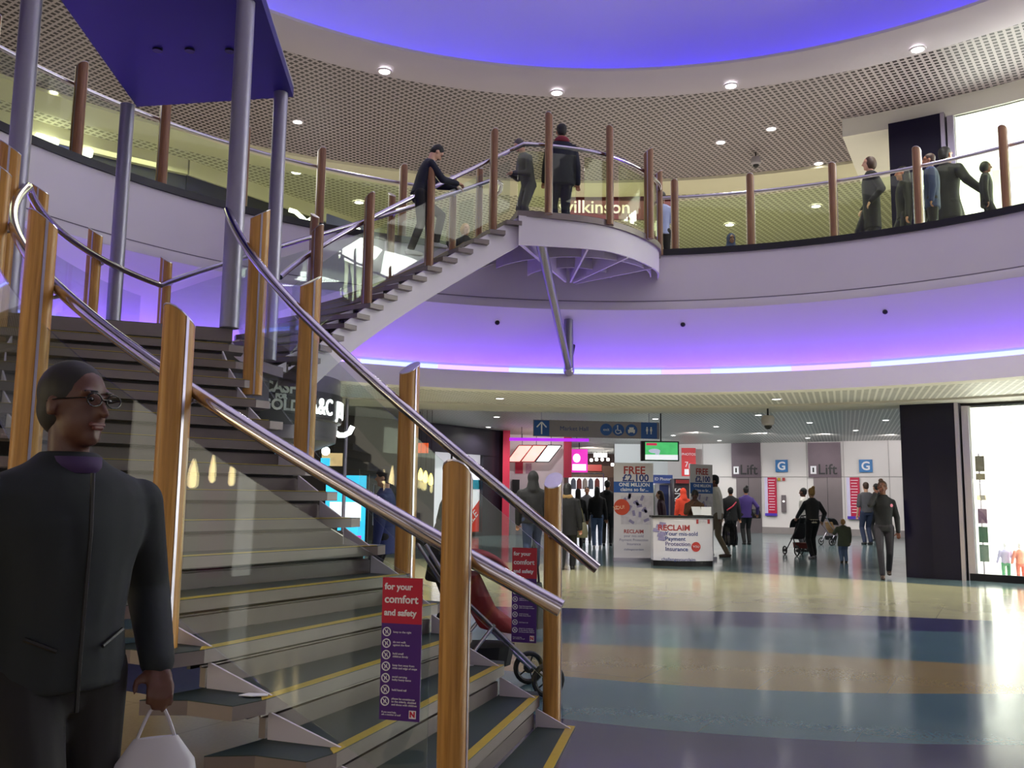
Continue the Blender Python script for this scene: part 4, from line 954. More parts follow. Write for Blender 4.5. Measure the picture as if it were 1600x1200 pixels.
# cafe / dark store
CAFE = mat('cafe_wall', '2e2728', .5, 0, .4, .8)
a = at(395, 760, 27); b = at(640, 760, 31)
for z0, z1 in ((0, 4.0),):
    m = MB(); a.z = b.z = 0; d = b-a; FF = frame((a+b)/2, d); o = panel(FF, d.length, 4.0, .15, CAFE, 'wall_cafe', y=2); struct(o)
o = MB().box((-13, 25, 2), (7, .2, 4), rz=.5).build('wall_left_far', CAFE); struct(o)
for i, (px, py) in enumerate(((646, 748), (657, 742), (665, 746), (673, 750))):
    o = MB().loft([(at(px, py, 27)+Vector((0, 0, dz)), r_, r_) for dz, r_ in ((-.16, .02), (-.12, .07), (0, .075), (.12, .05), (.2, .01))], n=12).build('candle_lamp', mat('candle_glow', 'ffd870', .5, emit=3), smooth=True); tag(o, 'warm yellow lamp glowing in the dark cafe behind the stair', 'light', 'warm cafe lamps'); rod(at(px, py, 27)+Vector((0, 0, .2)), 3.99, o, .006)
o = MB().box(at(655, 700, 27.5), (.55, .1, .3)).build('orange_lamp', mat('orange_glow', 'e0582a', .5, emit=.9)); tag(o, 'orange lit panel high on the dark cafe wall', 'light'); rod(at(655, 696, 27.5), 3.99, o)
t = thing('menu_screen', 'warm lit menu board left of the cyan screen', 'screen'); FF = atF(519, 718, 26)
panel(FF, S_(32, 26), S_(20, 26), .06, mat('menu_warm', 'e8c08a', .4, 0, .3, 4, emit=.8), 'board', t); panel(FF, S_(14, 26), S_(12, 26), .03, CYG, 'inset_screen', t, x=-S_(10, 26), y=-S_(4, 26), z=.05); MB().tube([FF@Vector((0, .1, -.04)), FF@Vector((0, 3.98-FF.translation.z, -.04))], .02, 6).build('hanging_rod', DARK, t)
o = MB().sphere(at(509, 705, 24), .11).build('round_lamp', LAMP, smooth=True); tag(o, 'round white lamp glowing beside the menu board', 'light'); rod(at(509, 703, 24), 3.99, o)
t = thing('curved_neon', 'curved white neon tube glowing beside the round kiosk sign', 'light')
MB().tube([at(px, py, 15.5) for px, py in ((524, 676), (530, 680), (538, 680), (546, 676), (551, 666))], .045, 10).build('tube', GL, t)
t = thing('cafe_glass_door', 'dark glass cafe door with a long pale handle', 'door'); FF = atF(590, 790, 24)
panel(FF, 1.0, 2.3, .03, GLASS, 'glass_leaf', t, y=-.2); mb = MB()
for a_, b_ in (((-.1, -.5), (-.1, .55)), ((.08, -.5), (.08, .55)), ((-.1, .55), (.08, .55)), ((-.1, -.5), (.08, -.5))): mb.tube([FF@Vector((*a_, .05)), FF@Vector((*b_, .05))], .014, 6)
mb.build('handle', STEEL, t)
t = thing('cafe_post', 'slim pale steel post standing between the kiosk and the dark cafe', 'post'); p = at(540, 700, 18); MB().tube([(p.x, p.y, 0), (p.x, p.y, 3.36)], .035, 12).build('tube', STEEL, t)

# ------------------------------------------------------------------ upper floor surroundings
UL0, UL1 = 2.18, 3.7
struct(MB().lathe([(16.45, 9.56), (16.45, 9.18), (16.6, 9.18)], A, UL0, UL1, 60).build('trim_15', CREAM))
DKU = mat('upper_dark', '1c201f', .5, 0, .3, 1)
struct(MB().lathe([(16.6, Z1), (16.6, 9.2)], A, UL0, UL1, 60).build('wall_upper_left', DKU))
q0 = polar(16.6, UL0); q1 = Vector((-1.0, 31.5, 0)); d = q1-q0; FF = frame((q0+q1)/2, d)
struct(panel(FF, d.length, 9.2-Z1, .1, DKU, 'wall_upper_back', y=(9.2+Z1)/2)); struct(panel(FF, d.length, .38, .2, CREAM, 'trim_16', y=9.37, z=.03))
struct(MB().box((9, 33.5, 7.7), (22, .2, 3.8)).build('wall_upper_far', mat('upper_far_wall', 'b9b79a', .6, 0, .08, .6)))
# lit sign letters on the left upper shops
t = thing('shop_sign', 'dark blue fascia with blurred white lit letters at the upper left', 'sign')
def onR(px, py, R=16.4): return atcyl(px, py, R)
m = MB(); ths_ = span(atan2(onR(40, 205).y-AY, onR(40, 205).x-AX), atan2(onR(128, 240).y-AY, onR(128, 240).x-AX), 8)
m.ribbon(ths_, lambda t_: 16.5, lambda t_: 8.2, lambda t_: 9.17, .05, A); m.build('fascia', mat('fascia_blue', '1a1f5c', .4, 0, .1, 1, emit=.25), t)
for pts in (((55, 211), (66, 218), (75, 222)), ((82, 216), (84, 222), (87, 228)), ((109, 236), (112, 238), (115, 236)), ((132, 244), (137, 239), (142, 234))):
    MB().tube([onR(*p, 16.35) for p in pts], [.07, .13, .07], 10).build('lit_letter', GL, t, smooth='auto')
t = thing('shop_sign', 'white lit script sign on the dark upper shop behind the pipes', 'sign')
fz0 = lambda px, py: at(px, py, 21.5)
for pts in (((452, 328), (462, 331), (472, 340), (478, 346)), ((474, 347), (480, 350)), ((482, 345), (490, 340), (502, 344)), ((484, 348), (494, 346), (503, 350)), ((486, 351), (492, 353), (498, 354)), ((514, 347), (517, 353)), ((523, 348), (524, 352)), ((526, 357), (528, 359)), ((541, 358), (543, 358.5)), ((555, 362), (559, 359), (560, 356))):
    MB().tube([fz0(*p) for p in pts], .055, 8).build('lit_letter', GL, t)
FF = frame(fz0(540, 356)+Vector((0, .1, 0)), d); panel(FF, 1.3, .42, .04, mat('fascia_blue', '1a1f5c', .4), 'fascia', t)
# wilkinson sign
t = thing('store_sign', 'dark red fascia with pale wilkinson lettering seen through the platform glass', 'sign'); Y = 23.7
a = at(888, 325, Y); b = at(1056, 325, Y); FF = frame(((a.x+b.x)/2, Y, at(930, 322, Y).z)); Wd3 = b.x-a.x
panel(FF, Wd3, S_(44, Y), .1, mat('fascia_maroon', '5e1f28', .4), 'fascia', t)
text('wilkinson', .5, mat('letter_cream', 'ddd2c8', .4, emit=.05), t, FF, -Wd3/2+S_(43, Y), -.06, .07, bold=.006)
struct(MB().box(((a.x+b.x)/2, Y+.3, 6.8), (Wd3, .1, 2.2)).build('wall_store_front', mat('store_inside', 'd2d2c0', .5, 0, .3, 2, emit=.25)))

# ------------------------------------------------------------------ shops behind and left of the photographer (mirrored in the stair glass)
struct(MB().box((0, -9.5, 2.2), (30, .2, 4.4)).build('wall_rear', mat('rear_wall', '8c8880', .6, 0, .1, 1)))
struct(MB().box((-11.5, -.5, 1.65), (.2, 12, 3.3)).build('wall_left_shop', mat('left_shop_wall', '6a6458', .6, 0, .3, .7)))
for i, y in enumerate((-2.6, -2.0, -1.8, -1.1, .4, 1.1, 1.6, 2.9)):
    z = 1.72+.04*(i % 3); o = MB().loft([((-10.4, y, z+dz), r_, r_) for dz, r_ in ((-.2, .03), (-.16, .1), (0, .1), (.14, .05), (.22, .01))], n=14).build('pendant_lamp', mat('warm_pendant', 'ffe0a0', .5, emit=14), smooth=True)
    tag(o, 'warm pendant lamp in the shop left of the viewer, mirrored in the stair glass', 'light', 'warm pendants left of the viewer'); rod((-10.4, y, z+.2), 3.3, o, .008)
o = MB().box((-11.3, -1.2, 2.55), (.06, 5, .5)).build('lit_fascia', mat('fascia_glow', 'e8efe0', .5, emit=2)); tag(o, 'long pale lit fascia of the shop left of the viewer', 'sign')
o = MB().box((-11.3, 1.9, .95), (.06, .8, 1.5)).build('yellow_garment_panel', mat('panel_yellow', 'e8d020', .5, emit=2.5)); tag(o, 'glowing yellow panel standing for a garment in the shop left of the viewer', 'panel')  # emission stands in for bright light on a yellow garment
o = MB().box((-11.3, -.6, 1.0), (.06, .7, 1.7)).build('lit_poster', mat('poster_glow', 'dfe8e4', .5, 0, .5, 3, emit=1.6)); tag(o, 'pale lit poster in the shop left of the viewer', 'poster')
o = MB().box((-11.3, .6, 1.0), (.06, .9, 1.7)).build('maroon_panel', mat('panel_maroon', '5a1a3a', .5, emit=.8)); tag(o, 'maroon panel in the shop left of the viewer', 'panel')

# ------------------------------------------------------------------ people
SKINS = {'pale': mat('skin_pale', 'c79a82', .5, 0, .06, 20), 'tan': mat('skin_tan', '9a6a50', .5, 0, .06, 20), 'brown': mat('skin_brown', '6b4030', .5, 0, .08, 20), 'dark': mat('skin_dark', '54332a', .45, 0, .1, 20)}
def cloth(name, col, rough=.8): return mat('cloth_'+name, col, rough, 0, .12, 14, bump=.15)
HAIRC = {'black': mat('hair_black', '100d0f', .6, 0, .3, 60), 'brown': mat('hair_brown', '3a2418', .6, 0, .3, 60), 'blond': mat('hair_blond', 'a8814a', .6, 0, .3, 60), 'grey': mat('hair_grey', '4a4444', .6, 0, .3, 60)}
EYEM = mat('eye_dark', '0a0808', .2); LIPM = mat('lips', '5a2a26', .5)
def ik(a, b, l1, l2, pole):
    a = Vector(a); b = Vector(b); d = b-a; L = min(d.length, (l1+l2)*.995); d.normalize(); b = a+d*L
    x = (l1*l1-l2*l2+L*L)/(2*L); h = sqrt(max(0, l1*l1-x*x)); pl = Vector(pole); pl = (pl-d*pl.dot(d)).normalized()
    return a+d*x+pl*h, b
def person(loc, facing, H, label, jacket='black', trousers='black', shoes='black', top='coat', hem=.86, hair='black', style='short', skin='tan', lean=0, arms=('down', 'down'), stride=.0, yaw=0, nod=0, voxel=.016, group=None, seat=False, bulk=1.0, hood=False, face=False, collar=None, undershirt=None, feet=None, wide=1.0, detail=False, leanside=0):
    s = H/1.75; t = thing('person', label, 'person', loc, radians(facing)-pi/2, group); t.scale = (s,)*3
    hipz = .93; R = Matrix.Rotation(-lean, 4, 'X')@Matrix.Rotation(leanside, 4, 'Y'); P0 = Vector((0, 0, hipz))
    if seat: P0 = Vector((0, 0, .5))
    U = lambda x, y, z: P0+(R@Vector((x, y, z-hipz)))
    Xa = R.to_3x3()@Vector((1, 0, 0)); Ya = R.to_3x3()@Vector((0, 1, 0)); Za = R.to_3x3()@Vector((0, 0, 1))
    # legs
    legs = []
    if feet is None: feet = ((.09, stride*.5, 0), (-.09, -stride*.5, 0))
    for sx_, ft_ in zip((1, -1), feet):
        hip = P0+Vector((.09*sx_, 0, -.02))
        ank = Vector((ft_[0], ft_[1], ft_[2]+.085)) if not seat else Vector((.1*sx_, .45, .09))
        kn, ank = ik(hip, ank, .44, .43, (0.05*sx_, 1, .15)); legs.append((hip, kn, ank))
    # arms
    PRE = {'down': (.27, .03, .82), 'phone': (.13, .13, 1.52), 'push': (.2, .42, 1.02), 'front': (.06, .3, 1.15), 'pocket': (.24, .08, .93), 'rail': (.25, .42, 1.18), 'bag': (.29, .0, .76), 'back': (.24, -.16, .86), 'swing': (.25, .2, .86), 'desk': (.16, .4, 1.12), 'side': (.36, .05, .95), 'chest': (.04, .2, 1.32), 'cradle': (.1, .3, 1.2)}
    armj = []
    for sx_, a in zip((1, -1), arms):
        p = PRE[a] if isinstance(a, str) else a; sh = U(.172*sx_*wide*bulk, 0, 1.382); wr = U((p[0]*sx_ if isinstance(a, str) else p[0]), p[1], p[2])
        el, wr = ik(sh, wr, .29, .26, (.5*sx_, -.8, -.5) if wr.z < 1.35 else (.4*sx_, .6, -.8)); armj.append((sh, el, wr))
    hc = U(0, .02+nod*.05, 1.645); HR_ = R@Matrix.Rotation(yaw, 4, 'Z')@Matrix.Rotation(-nod, 4, 'X'); h3 = HR_.to_3x3()
    Hh = lambda x, y, z: hc+h3@Vector((x, y, z))
    # body
    b = MB()
    b.loft([(U(0, 0, .88), .13, .09), (U(0, 0, 1.0), .14, .1), (U(0, 0, 1.1), .125, .09), (U(0, 0, 1.28), .155, .105), (U(0, 0, 1.4), .15, .09), (U(0, 0, 1.47), .07, .065)], Xa, Ya, 16)
    b.cap(U(0, 0, 1.42), Hh(0, -.02, -.05), .056, .054)
    b.sphere(Hh(0, -.008, .03), (.074, .094, .09), 16, 10, h3); b.sphere(Hh(0, .02, -.03), (.06, .07, .085), 14, 10, h3); b.sphere(Hh(0, .055, -.085), (.032, .03, .028), 10, 8, h3)
    b.cap(Hh(0, .09, .012), Hh(0, .108, -.022), .010, .015, 8)
    for sx_ in (1, -1):
        b.sphere(Hh(.077*sx_, -.005, -.005), (.011, .02, .032), 8, 8, h3); b.sphere(Hh(.033*sx_, .078, .035), (.026, .016, .010), 8, 6, h3)
    for (hip, kn, ank) in legs: b.cap(hip, kn, .078, .052); b.cap(kn, ank, .052, .038)
    for k_, (sh, el, wr) in enumerate(armj):
        sx_ = 1 if k_ == 0 else -1
        b.cap(sh, el, .046, .038); b.cap(el, wr, .037, .026)
        d = (wr-el).normalized(); side = d.cross(Vector((0, 0, 1))); side = side.normalized() if side.length > .2 else Xa.copy()
        nrm = side.cross(d).normalized()
        if detail or True:
            pal = wr+d*.05; b.cap(wr+d*.01, pal+side*.018, .022, .02, 8); b.cap(wr+d*.01, pal-side*.018, .022, .02, 8)
            for j, (o_, L) in enumerate(((-.030, .062), (-.010, .076), (.011, .071), (.031, .055))):
                q0 = wr+d*.075+side*o_; q1 = q0+(d*.8-nrm*.35).normalized()*L*.5; q2 = q1+(d*.45-nrm*.85).normalized()*L*.5
                b.cap(q0, q1, .0095, .009, 8); b.cap(q1, q2, .009, .008, 8)
            q0 = wr+d*.03-side*.03*sx_; q1 = q0+(d*.6-side*sx_*.7-nrm*.2).normalized()*.045; b.cap(q0, q1, .012, .010, 8); b.cap(q1, q1+(d*.9-nrm*.2)*.025, .010, .009, 8)
    b.build('body', SKINS[skin], t, voxel=.009 if detail else (.011 if voxel < .02 else .014), sm=2)
    # trousers
    c = MB(); tm = trousers if not isinstance(trousers, str) else cloth(trousers, {'black': '0c0c11', 'jeans': '5a6c90', 'navy': '1c2238', 'grey': '4b4a50', 'khaki': '6f6250', 'darkjeans': '2b3450'}[trousers])
    c.loft([(P0+Vector((0, 0, -.1)), .14, .105), (P0+Vector((0, 0, .02)), .16, .12), (U(0, 0, 1.02), .15, .11)], Xa, Ya, 16)
    for (hip, kn, ank) in legs: c.cap(hip, kn, .098*bulk, .066*bulk); c.cap(kn, ank+Vector((0, 0, .01)), .066*bulk, .055*bulk)
    c.build('trousers', tm, t, voxel=voxel)
    # shoes
    for k_, (hip, kn, ank) in enumerate(legs):
        m = MB(); h_ = ank-Vector((0, 0, .045)); m.cap(h_+Vector((0, -.05, 0)), h_+Vector((0, .15, -.012)), .042, .034, 10); m.cap(ank, h_, .045, .044, 10); m.loft([(h_+Vector((0, .045, -.04)), .042, .13), (h_+Vector((0, .045, -.02)), .042, .13)], n=14)
        m.build('shoe', cloth('shoe_'+shoes, {'black': '0e0d10', 'white': 'b9b5ba', 'brown': '3d2a20', 'grey': '6a666e'}[shoes], .5), t, voxel=voxel*.8)
    # jacket or shirt
    j = MB(); jm = jacket if not isinstance(jacket, str) else cloth(jacket, {'black': '08080b', 'navy': '121728', 'grey': '3a3b42', 'purple': '3e2a6e', 'brown': '5a3d28', 'olive': '4e5444', 'white': 'c8c4c0', 'lightblue': '8a94b8', 'maroon': '3a1a2c', 'orange': 'e0452a', 'blue': '22305e', 'darkteal': '141c22', 'leather': '1a1a1e'}[jacket], .55 if jacket == 'leather' else .8)
    B = bulk
    hr = .172*B if hem > .8 else .19*B
    rings = [(U(0, 0, hem), hr, .125*B)] if not seat else [(U(0, 0, .9), .17*B, .13*B)]
    rings += [(U(0, 0, 1.06), .155*B, .122*B), (U(0, 0, 1.2), .17*B, .13*B), (U(0, 0, 1.32), .188*B*wide, .128*B), (U(0, 0, 1.40), .188*B*wide, .112*B), (U(0, 0, 1.45), .158*B*wide, .098*B), (U(0, 0, 1.485), .1*B, .085), (U(0, -.005, 1.52 if top == 'coat' else 1.485), .074, .072)]
    j.loft(rings, Xa, Ya, 20)
    for (sh, el, wr) in armj:
        j.cap(sh, el, .062*B, .056*B)
        if top != 'tee': j.cap(el, wr, .057*B, .043*B)
    if hood: j.sphere(Hh(0, -.035, .02), (.105, .115, .135), 16, 12, h3); j.cap(Hh(0, -.05, -.06), U(0, -.03, 1.45), .1, .13)
    elif top == 'hoodie': j.sphere(U(0, -.1, 1.45), (.11, .07, .07), 14, 8)
    jo = j.build('jacket' if top != 'tee' else 'shirt', jm, t, voxel=voxel, sm=4)
    if collar: MB().loft([(U(0, -.01, 1.45), .12, .11), (U(0, -.02, 1.5), .125, .115), (U(0, -.02, 1.54), .09, .09)], Xa, Ya, 18).build('fur_collar' if collar == 'fur' else 'collar', mat('fur_tan', '9a7c50', .9, 0, .3, 80) if collar == 'fur' else collar, jo, voxel=voxel)
    if undershirt: MB().loft([(U(0, 0, hem-.1), .155, .115), (U(0, 0, hem+.06), .16, .12)], Xa, Ya, 18).build('shirt_hem', undershirt, t, voxel=voxel)
    # hair
    if not (hood and hood != 'soft'):
        hm = HAIRC[hair]; g = MB()
        if style in ('short', 'long', 'bun', 'tuft', 'cap', 'beanie', 'bob'):
            g.sphere(Hh(0, -.022, .042), (.084, .096, .092), 18, 12, h3); g.sphere(Hh(0, -.045, -.005), (.076, .068, .08), 14, 10, h3)
        if style == 'long': g.cap(Hh(0, -.05, .0), Hh(0, -.075, -.2), .085, .07); g.cap(Hh(.05, -.02, 0), Hh(.06, -.03, -.16), .035, .03); g.cap(Hh(-.05, -.02, 0), Hh(-.06, -.03, -.16), .035, .03)
        if style == 'bob': g.sphere(Hh(0, -.03, .0), (.098, .1, .12), 16, 10, h3)
        if style == 'bun': g.sphere(Hh(.02, -.07, .13), .045)
        g.build('hair', hm, t, voxel=.009 if detail else voxel*.8, sm=2)
    if style in ('cap', 'beanie'):
        g = MB(); g.sphere(Hh(0, -.012, .06), (.092, .106, .088), 18, 12, h3)
        if style == 'cap': g.loft([(Hh(0, .1, .055), .07, .06), (Hh(0, .1, .065), .07, .06)], h3@Vector((1, 0, 0)), h3@Vector((0, 1, 0)), 14)
        g.build('cap' if style == 'cap' else 'beanie', cloth('hat', '18171c'), t, voxel=voxel*.8)
    if face or detail:
        for sx_ in (1, -1):
            MB().sphere(Hh(.031*sx_, .086, .016), (.012, .007, .007), 10, 8, h3).build('eye', EYEM, t, smooth=True)
            MB().cap(Hh(.018*sx_, .093, .037), Hh(.046*sx_, .083, .038), .0045, .0035, 6).build('eyebrow', HAIRC['black'], t, smooth=True)
        g = MB(); g.cap(Hh(-.02, .083, -.052), Hh(.02, .083, -.052), .007, .007, 8); g.cap(Hh(-.012, .086, -.060), Hh(.012, .086, -.060), .007, .007, 8); g.build('mouth', LIPM, t, smooth=True)
    t['_x'] = 0; del t['_x']
    return t, U, Hh, h3, armj
def handbag(loc, w_, h_, d_, m, label, cat='bag', rz=0, strap=.3, name='handbag', group=None):
    t = thing(name, label, cat, loc, rz, group)
    q = MB(); q.loft([((0, 0, -h_/2), w_*.5, d_*.5), ((0, 0, -h_*.2), w_*.54, d_*.55), ((0, 0, h_*.3), w_*.46, d_*.4), ((0, 0, h_/2), w_*.38, d_*.18)], n=16); q.build('bag_body', m, t, smooth='auto')
    MB().tube([(-w_*.25+w_*.5*u, 0, h_/2+strap*sin(pi*u)) for u in span(0, 1, 12)], .009, 6).build('strap', m, t)
    return t

def gp(px, py): p = atz(px, py, 0); return (p.x, p.y, 0)
def hgt(px, ytop, loc): return at(px, ytop, loc[1]).z-loc[2]
def ground(px, ybase, ytop, facing, label, **k):
    loc = k.pop('loc', None) or gp(px, ybase); H = hgt(px, ytop, loc)/.995; return person(loc, facing, H, label, **k)

# near man walking past on the left
man, U, Hh, h3, aj = person((-1.27, 2.62, 0), -40, 1.80, 'blurred man with glasses in a dark padded jacket walking past on the left', jacket='darkteal', trousers='black', shoes='black', hem=.885, hair='black', style='short', skin='dark', arms=((.34, -.02, .84), (-.25, .09, .93)), stride=.3, yaw=.3, voxel=.011, detail=True, bulk=1.14, wide=1.08)
mb = MB()
for sx_ in (1, -1): mb.tube([Hh(.033*sx_+.025*cos(a), .104, .014+.018*sin(a)) for a in span(0, 2*pi, 14)[:-1]], .0022, 6, closed=True); mb.tube([Hh(.058*sx_, .1, .018), Hh(.082*sx_, .02, .015), Hh(.08*sx_, -.02, .01)], .002, 6)
mb.tube([Hh(-.008, .106, .016), Hh(.008, .106, .016)], .002, 6); mb.build('glasses', mat('glasses_dark', '1c1a1c', .25, .5), man)
jk = [c for c in man.children if c.name.startswith('jacket')][0]
MB().tube([U(.0, .147, 1.46), U(0, .158, 1.3), U(0, .152, 1.15), U(0, .147, 1.0), U(0, .146, .84)], .006, 6).build('zip', BLACK, jk)
for sx_ in (1, -1): MB().tube([U(.06*sx_, .142, 1.0), U(.13*sx_, .11, 1.035)], .006, 6).build('pocket_seam', BLACK, jk)
MB().loft([(U(0, .045, 1.46), .07, .062), (U(0, .05, 1.505), .064, .056)], n=20).build('purple_collar', cloth('purple_lining', '35204e'), jk, smooth=True)
hand = Matrix.Translation(man.location)@Matrix.Rotation(radians(-40)-pi/2, 4, 'Z')@Matrix.Scale(1.8/1.75, 4)@(aj[1][2]+Vector((0, .03, -.1)))
t = thing('carrier_bag', 'white and red carrier bag hanging from the hand of the man in glasses', 'bag', (hand.x+.0, hand.y-.02, hand.z-.27), .5)
q = MB(); q.loft([((0, 0, -.2), .13, .05), ((0, 0, -.05), .14, .06), ((0, 0, .1), .11, .035), ((0, 0, .17), .06, .012)], n=18); q.build('bag_body', mat('bag_white', 'b9b8c4', .4), t, smooth='auto')
MB().tube([(-.05+.1*u, 0, .17+.09*sin(pi*u)) for u in span(0, 1, 10)], .005, 6).build('handle', mat('bag_white', 'b9b8c4', .4), t)
MB().loft([((0, 0, -.205), .134, .054), ((0, 0, -.09), .144, .064)], n=18).build('red_print', mat('bag_red', '8c1a22', .4), t)

# man leaning on the rail of the upper flight
th_ = 2.17; b_ = sp(4.45, th_, 0); zf = zst(th_)-.05
b_ = at(652, 400, 13.15); 
person((b_.x, b_.y, b_.z), 20, 1.78, 'man in navy top and dark trousers climbing the upper flight, leaning on the rail', jacket='navy', trousers='black', shoes='white', hem=.9, hair='black', style='short', skin='pale', top='tee2', lean=.30, nod=.55, arms=((.12, .46, 1.28), (-.1, .5, 1.3)), feet=((.09, -.12, -.02), (-.09, .30, .18)), face=True, voxel=.014)
# people on the platform
def up(px, ytop, Y, z0, facing, label, **k):
    p = at(px, 300, Y); loc = (p.x, Y, z0); return person(loc, facing, at(px, ytop, Y).z-z0, label, **k)
up(826, 221, 15.0, Z1, -150, 'man in a grey jacket looking down behind the platform glass', jacket='grey', trousers='grey', hair='grey', skin='pale', lean=.22, nod=.5, arms=('front', 'front'), face=True)
up(877, 196, 14.9, Z1, 100, 'tall person in a dark blue coat standing with back turned on the platform', jacket='navy', trousers='blue' if 0 else 'navy', hair='black', hem=.78, bulk=1.12, collar=cloth('red_scarf', '7a2230'))
up(728, 318, 17.2, Z1-.45, -60, 'fair-haired person in a black top seated beyond the upper flight', jacket='black', trousers='grey', shoes='white', hair='blond', style='bob', skin='pale', seat=True)
up(1034, 301, 17.6, Z1, 80, 'person in a pale blue shirt with back turned beside the platform', jacket='lightblue', trousers='black', hair='black', skin='brown', top='tee', hem=.84)
up(1141, 367, 17.5, Z1-.72, -90, 'person in a blue hood whose head just shows above the gallery edge', jacket='blue', trousers='black', hair='black', skin='brown', hood='soft', face=True)
up(1361, 247, 16.3, Z1, 175, 'woman in a long black coat with windblown hair walking along the gallery', jacket='black', trousers='black', hem=.5, hair='brown', style='bob', bulk=1.1, stride=.3, skin='pale', arms=('pocket', 'pocket'))
up(1412, 262, 17.0, Z1, 170, 'dim person in dark clothes in front of the upper black column', jacket='black', trousers='black', hair='black', style='long', stride=.3)
up(1455, 242, 15.6, Z1, 160, 'person in a dark blue padded coat beside the gallery post', jacket='blue', trousers='black', hair='brown', style='short', hem=.74, bulk=1.15, stride=.4)
up(1479, 232, 16.7, Z1, 20, 'broad person in a dark coat against the bright upper shop', jacket='black', trousers='black', hair='black', style='short', hem=.66, bulk=1.2, wide=1.1, arms=((.5, .12, .98), 'down'), stride=.4)
up(1541, 254, 15.2, Z1, -30, 'short-haired woman silhouetted against the bright upper shop window', jacket='black', trousers='black', hair='black', style='bob', hem=.8, stride=.2, skin='brown', voxel=.014)

# ground floor people
ground(827, 868, 740, 95, 'hooded man in a black coat and jeans walking away past the stair foot', loc=(.45, 18.5, 0), jacket='black', trousers='darkjeans', hood=True, bulk=1.2, wide=1.08, hem=.84, stride=.3, voxel=.014)
ground(886, 890, 757, 75, 'woman in a black parka with a tan fur collar seen from behind', jacket='black', trousers='black', hair='black', style='long', collar='fur', hem=.7, bulk=1.18, voxel=.014, stride=.2)
handbag(Vector(gp(897, 886))+Vector((.12, -.15, .78)), .3, .32, .14, mat('bag_olive', '5f5c44', .4), 'olive handbag on the arm of the woman with fur collar')
ground(903, 858, 765, 90, 'dark-haired woman in a long black coat in the market crowd', jacket='black', trousers='black', hair='black', style='long', hem=.6)
ground(917, 848, 762, -95, 'person facing the viewer in the middle of the market crowd', jacket='grey', trousers='grey', hair='black', style='short', skin='tan', face=True)
ground(933, 856, 762, 88, 'long-haired woman in a black jacket and pale blue jeans', jacket='black', trousers='jeans', shoes='white', hair='black', style='long', hem=.86, bulk=1.08, stride=.1, voxel=.014)
ground(949, 853, 752, 80, 'slim person all in black beside the left FREE banner', jacket='black', trousers='black', hair='black', style='short', top='hoodie', stride=.1)
ground(1036, 862, 768, 170, 'woman in a maroon coat half hidden behind the left banner', jacket='maroon', trousers='black', hair='brown', style='long', skin='pale', hem=.7, lean=.1, stride=.3)
ground(1068, 850, 765, 110, 'child in a bright orange hooded jacket behind the desk', jacket='orange', trousers='black', hood=True, bulk=1.15)
pm, *_ = ground(1084, 870, 764, -95, 'man in a brown jacket bending over papers at the reclaim desk', loc=(at(1084, 800, 21.1).x, 21.1, 0), jacket='brown', trousers='black', hair='black', style='short', skin='dark', lean=.35, nod=.5, arms=((.06, .26, 1.50), (-.05, .36, 1.1)), face=True, voxel=.013)
ground(1123, 870, 745, 172, 'man in a flat cap and white shirt holding a jacket right of the desk', jacket='white', trousers='khaki', shoes='brown', hair='black', style='cap', skin='brown', arms=('chest', 'bag'), stride=.35, hem=.92, lean=.08, face=True, voxel=.014)
handbag(Vector(gp(1137, 862))+Vector((0, -.3, .5)), .42, .6, .2, mat('glossy_black_bag', '0f0f12', .12), 'big glossy black shopping bag carried right of the desk', name='shopping_bag')
ground(1143, 854, 763, 88, 'person in a black coat with a red diagonal strap near the left lift', jacket='black', trousers='black', hair='black', style='short', hem=.76, bulk=1.1, stride=.1)
p_ = Vector(gp(1143, 854)); 
o = MB().tube([(p_.x-.16, p_.y-.15, 1.12), (p_.x+.02, p_.y-.17, 1.25), (p_.x+.14, p_.y-.13, 1.38)], .022, 8).build('shoulder_strap', mat('strap_red', 'b03048', .6)); tag(o, 'red diagonal strap across the back of the black coat', 'strap')
ground(1167, 851, 762, 92, 'woman in a purple padded jacket with a hair bun near the left lift', jacket='purple', trousers='black', hair='black', style='bun', hem=.82, bulk=1.08, stride=.08, voxel=.014, arms=('side', 'down'))
handbag(Vector(gp(1176, 850))+Vector((.05, -.1, 1.0)), .42, .3, .16, mat('black_leather_bag', '141318', .35), 'black shoulder bag of the woman in purple')
ground(1258, 862, 764, 140, 'person with black hair standing behind the woman with the pram', jacket='white', trousers='grey', hair='black', style='short', skin='brown')
ground(1271, 873, 764, 100, 'blond woman in a black leather jacket pushing a dark pram away', jacket='leather', trousers='black', shoes='grey', hair='blond', style='bun', hem=.98, undershirt=cloth('cream_vest', 'cfc8b4'), arms=((.36, .15, .95), 'push'), stride=.22, skin='pale', voxel=.013, bulk=1.05)
ground(1319, 879, 812, 85, 'small fair-haired child in a green coat holding hands', jacket='olive', trousers='jeans', shoes='brown', hair='blond', style='bob', hem=.66, bulk=1.35, arms=('down', (-.3, .1, 1.25)), skin='pale', voxel=.02)
ground(1356, 851, 755, 95, 'man in a dark grey shirt and jeans with back turned by the right directory', jacket='grey', trousers='darkjeans', hair='brown', style='short', top='tee', hem=.9, bulk=1.08, arms=('front', 'down'), skin='pale', voxel=.014)
ground(1372, 845, 757, 110, 'person in black behind the young woman, carrying a green bundle', jacket='black', trousers='black', hair='black', style='short', arms=('cradle', 'cradle'))
o = MB().cap((0, 0, 0), (.22, .05, .08), .09, .07).build('bundle', cloth('green_wrap', '5f8f48'), voxel=.015); q_ = gp(1372, 845); o.location = (q_[0]-.1, q_[1]-.32, 1.22); tag(o, 'green wrapped bundle in the arms of the person in black', 'bundle')
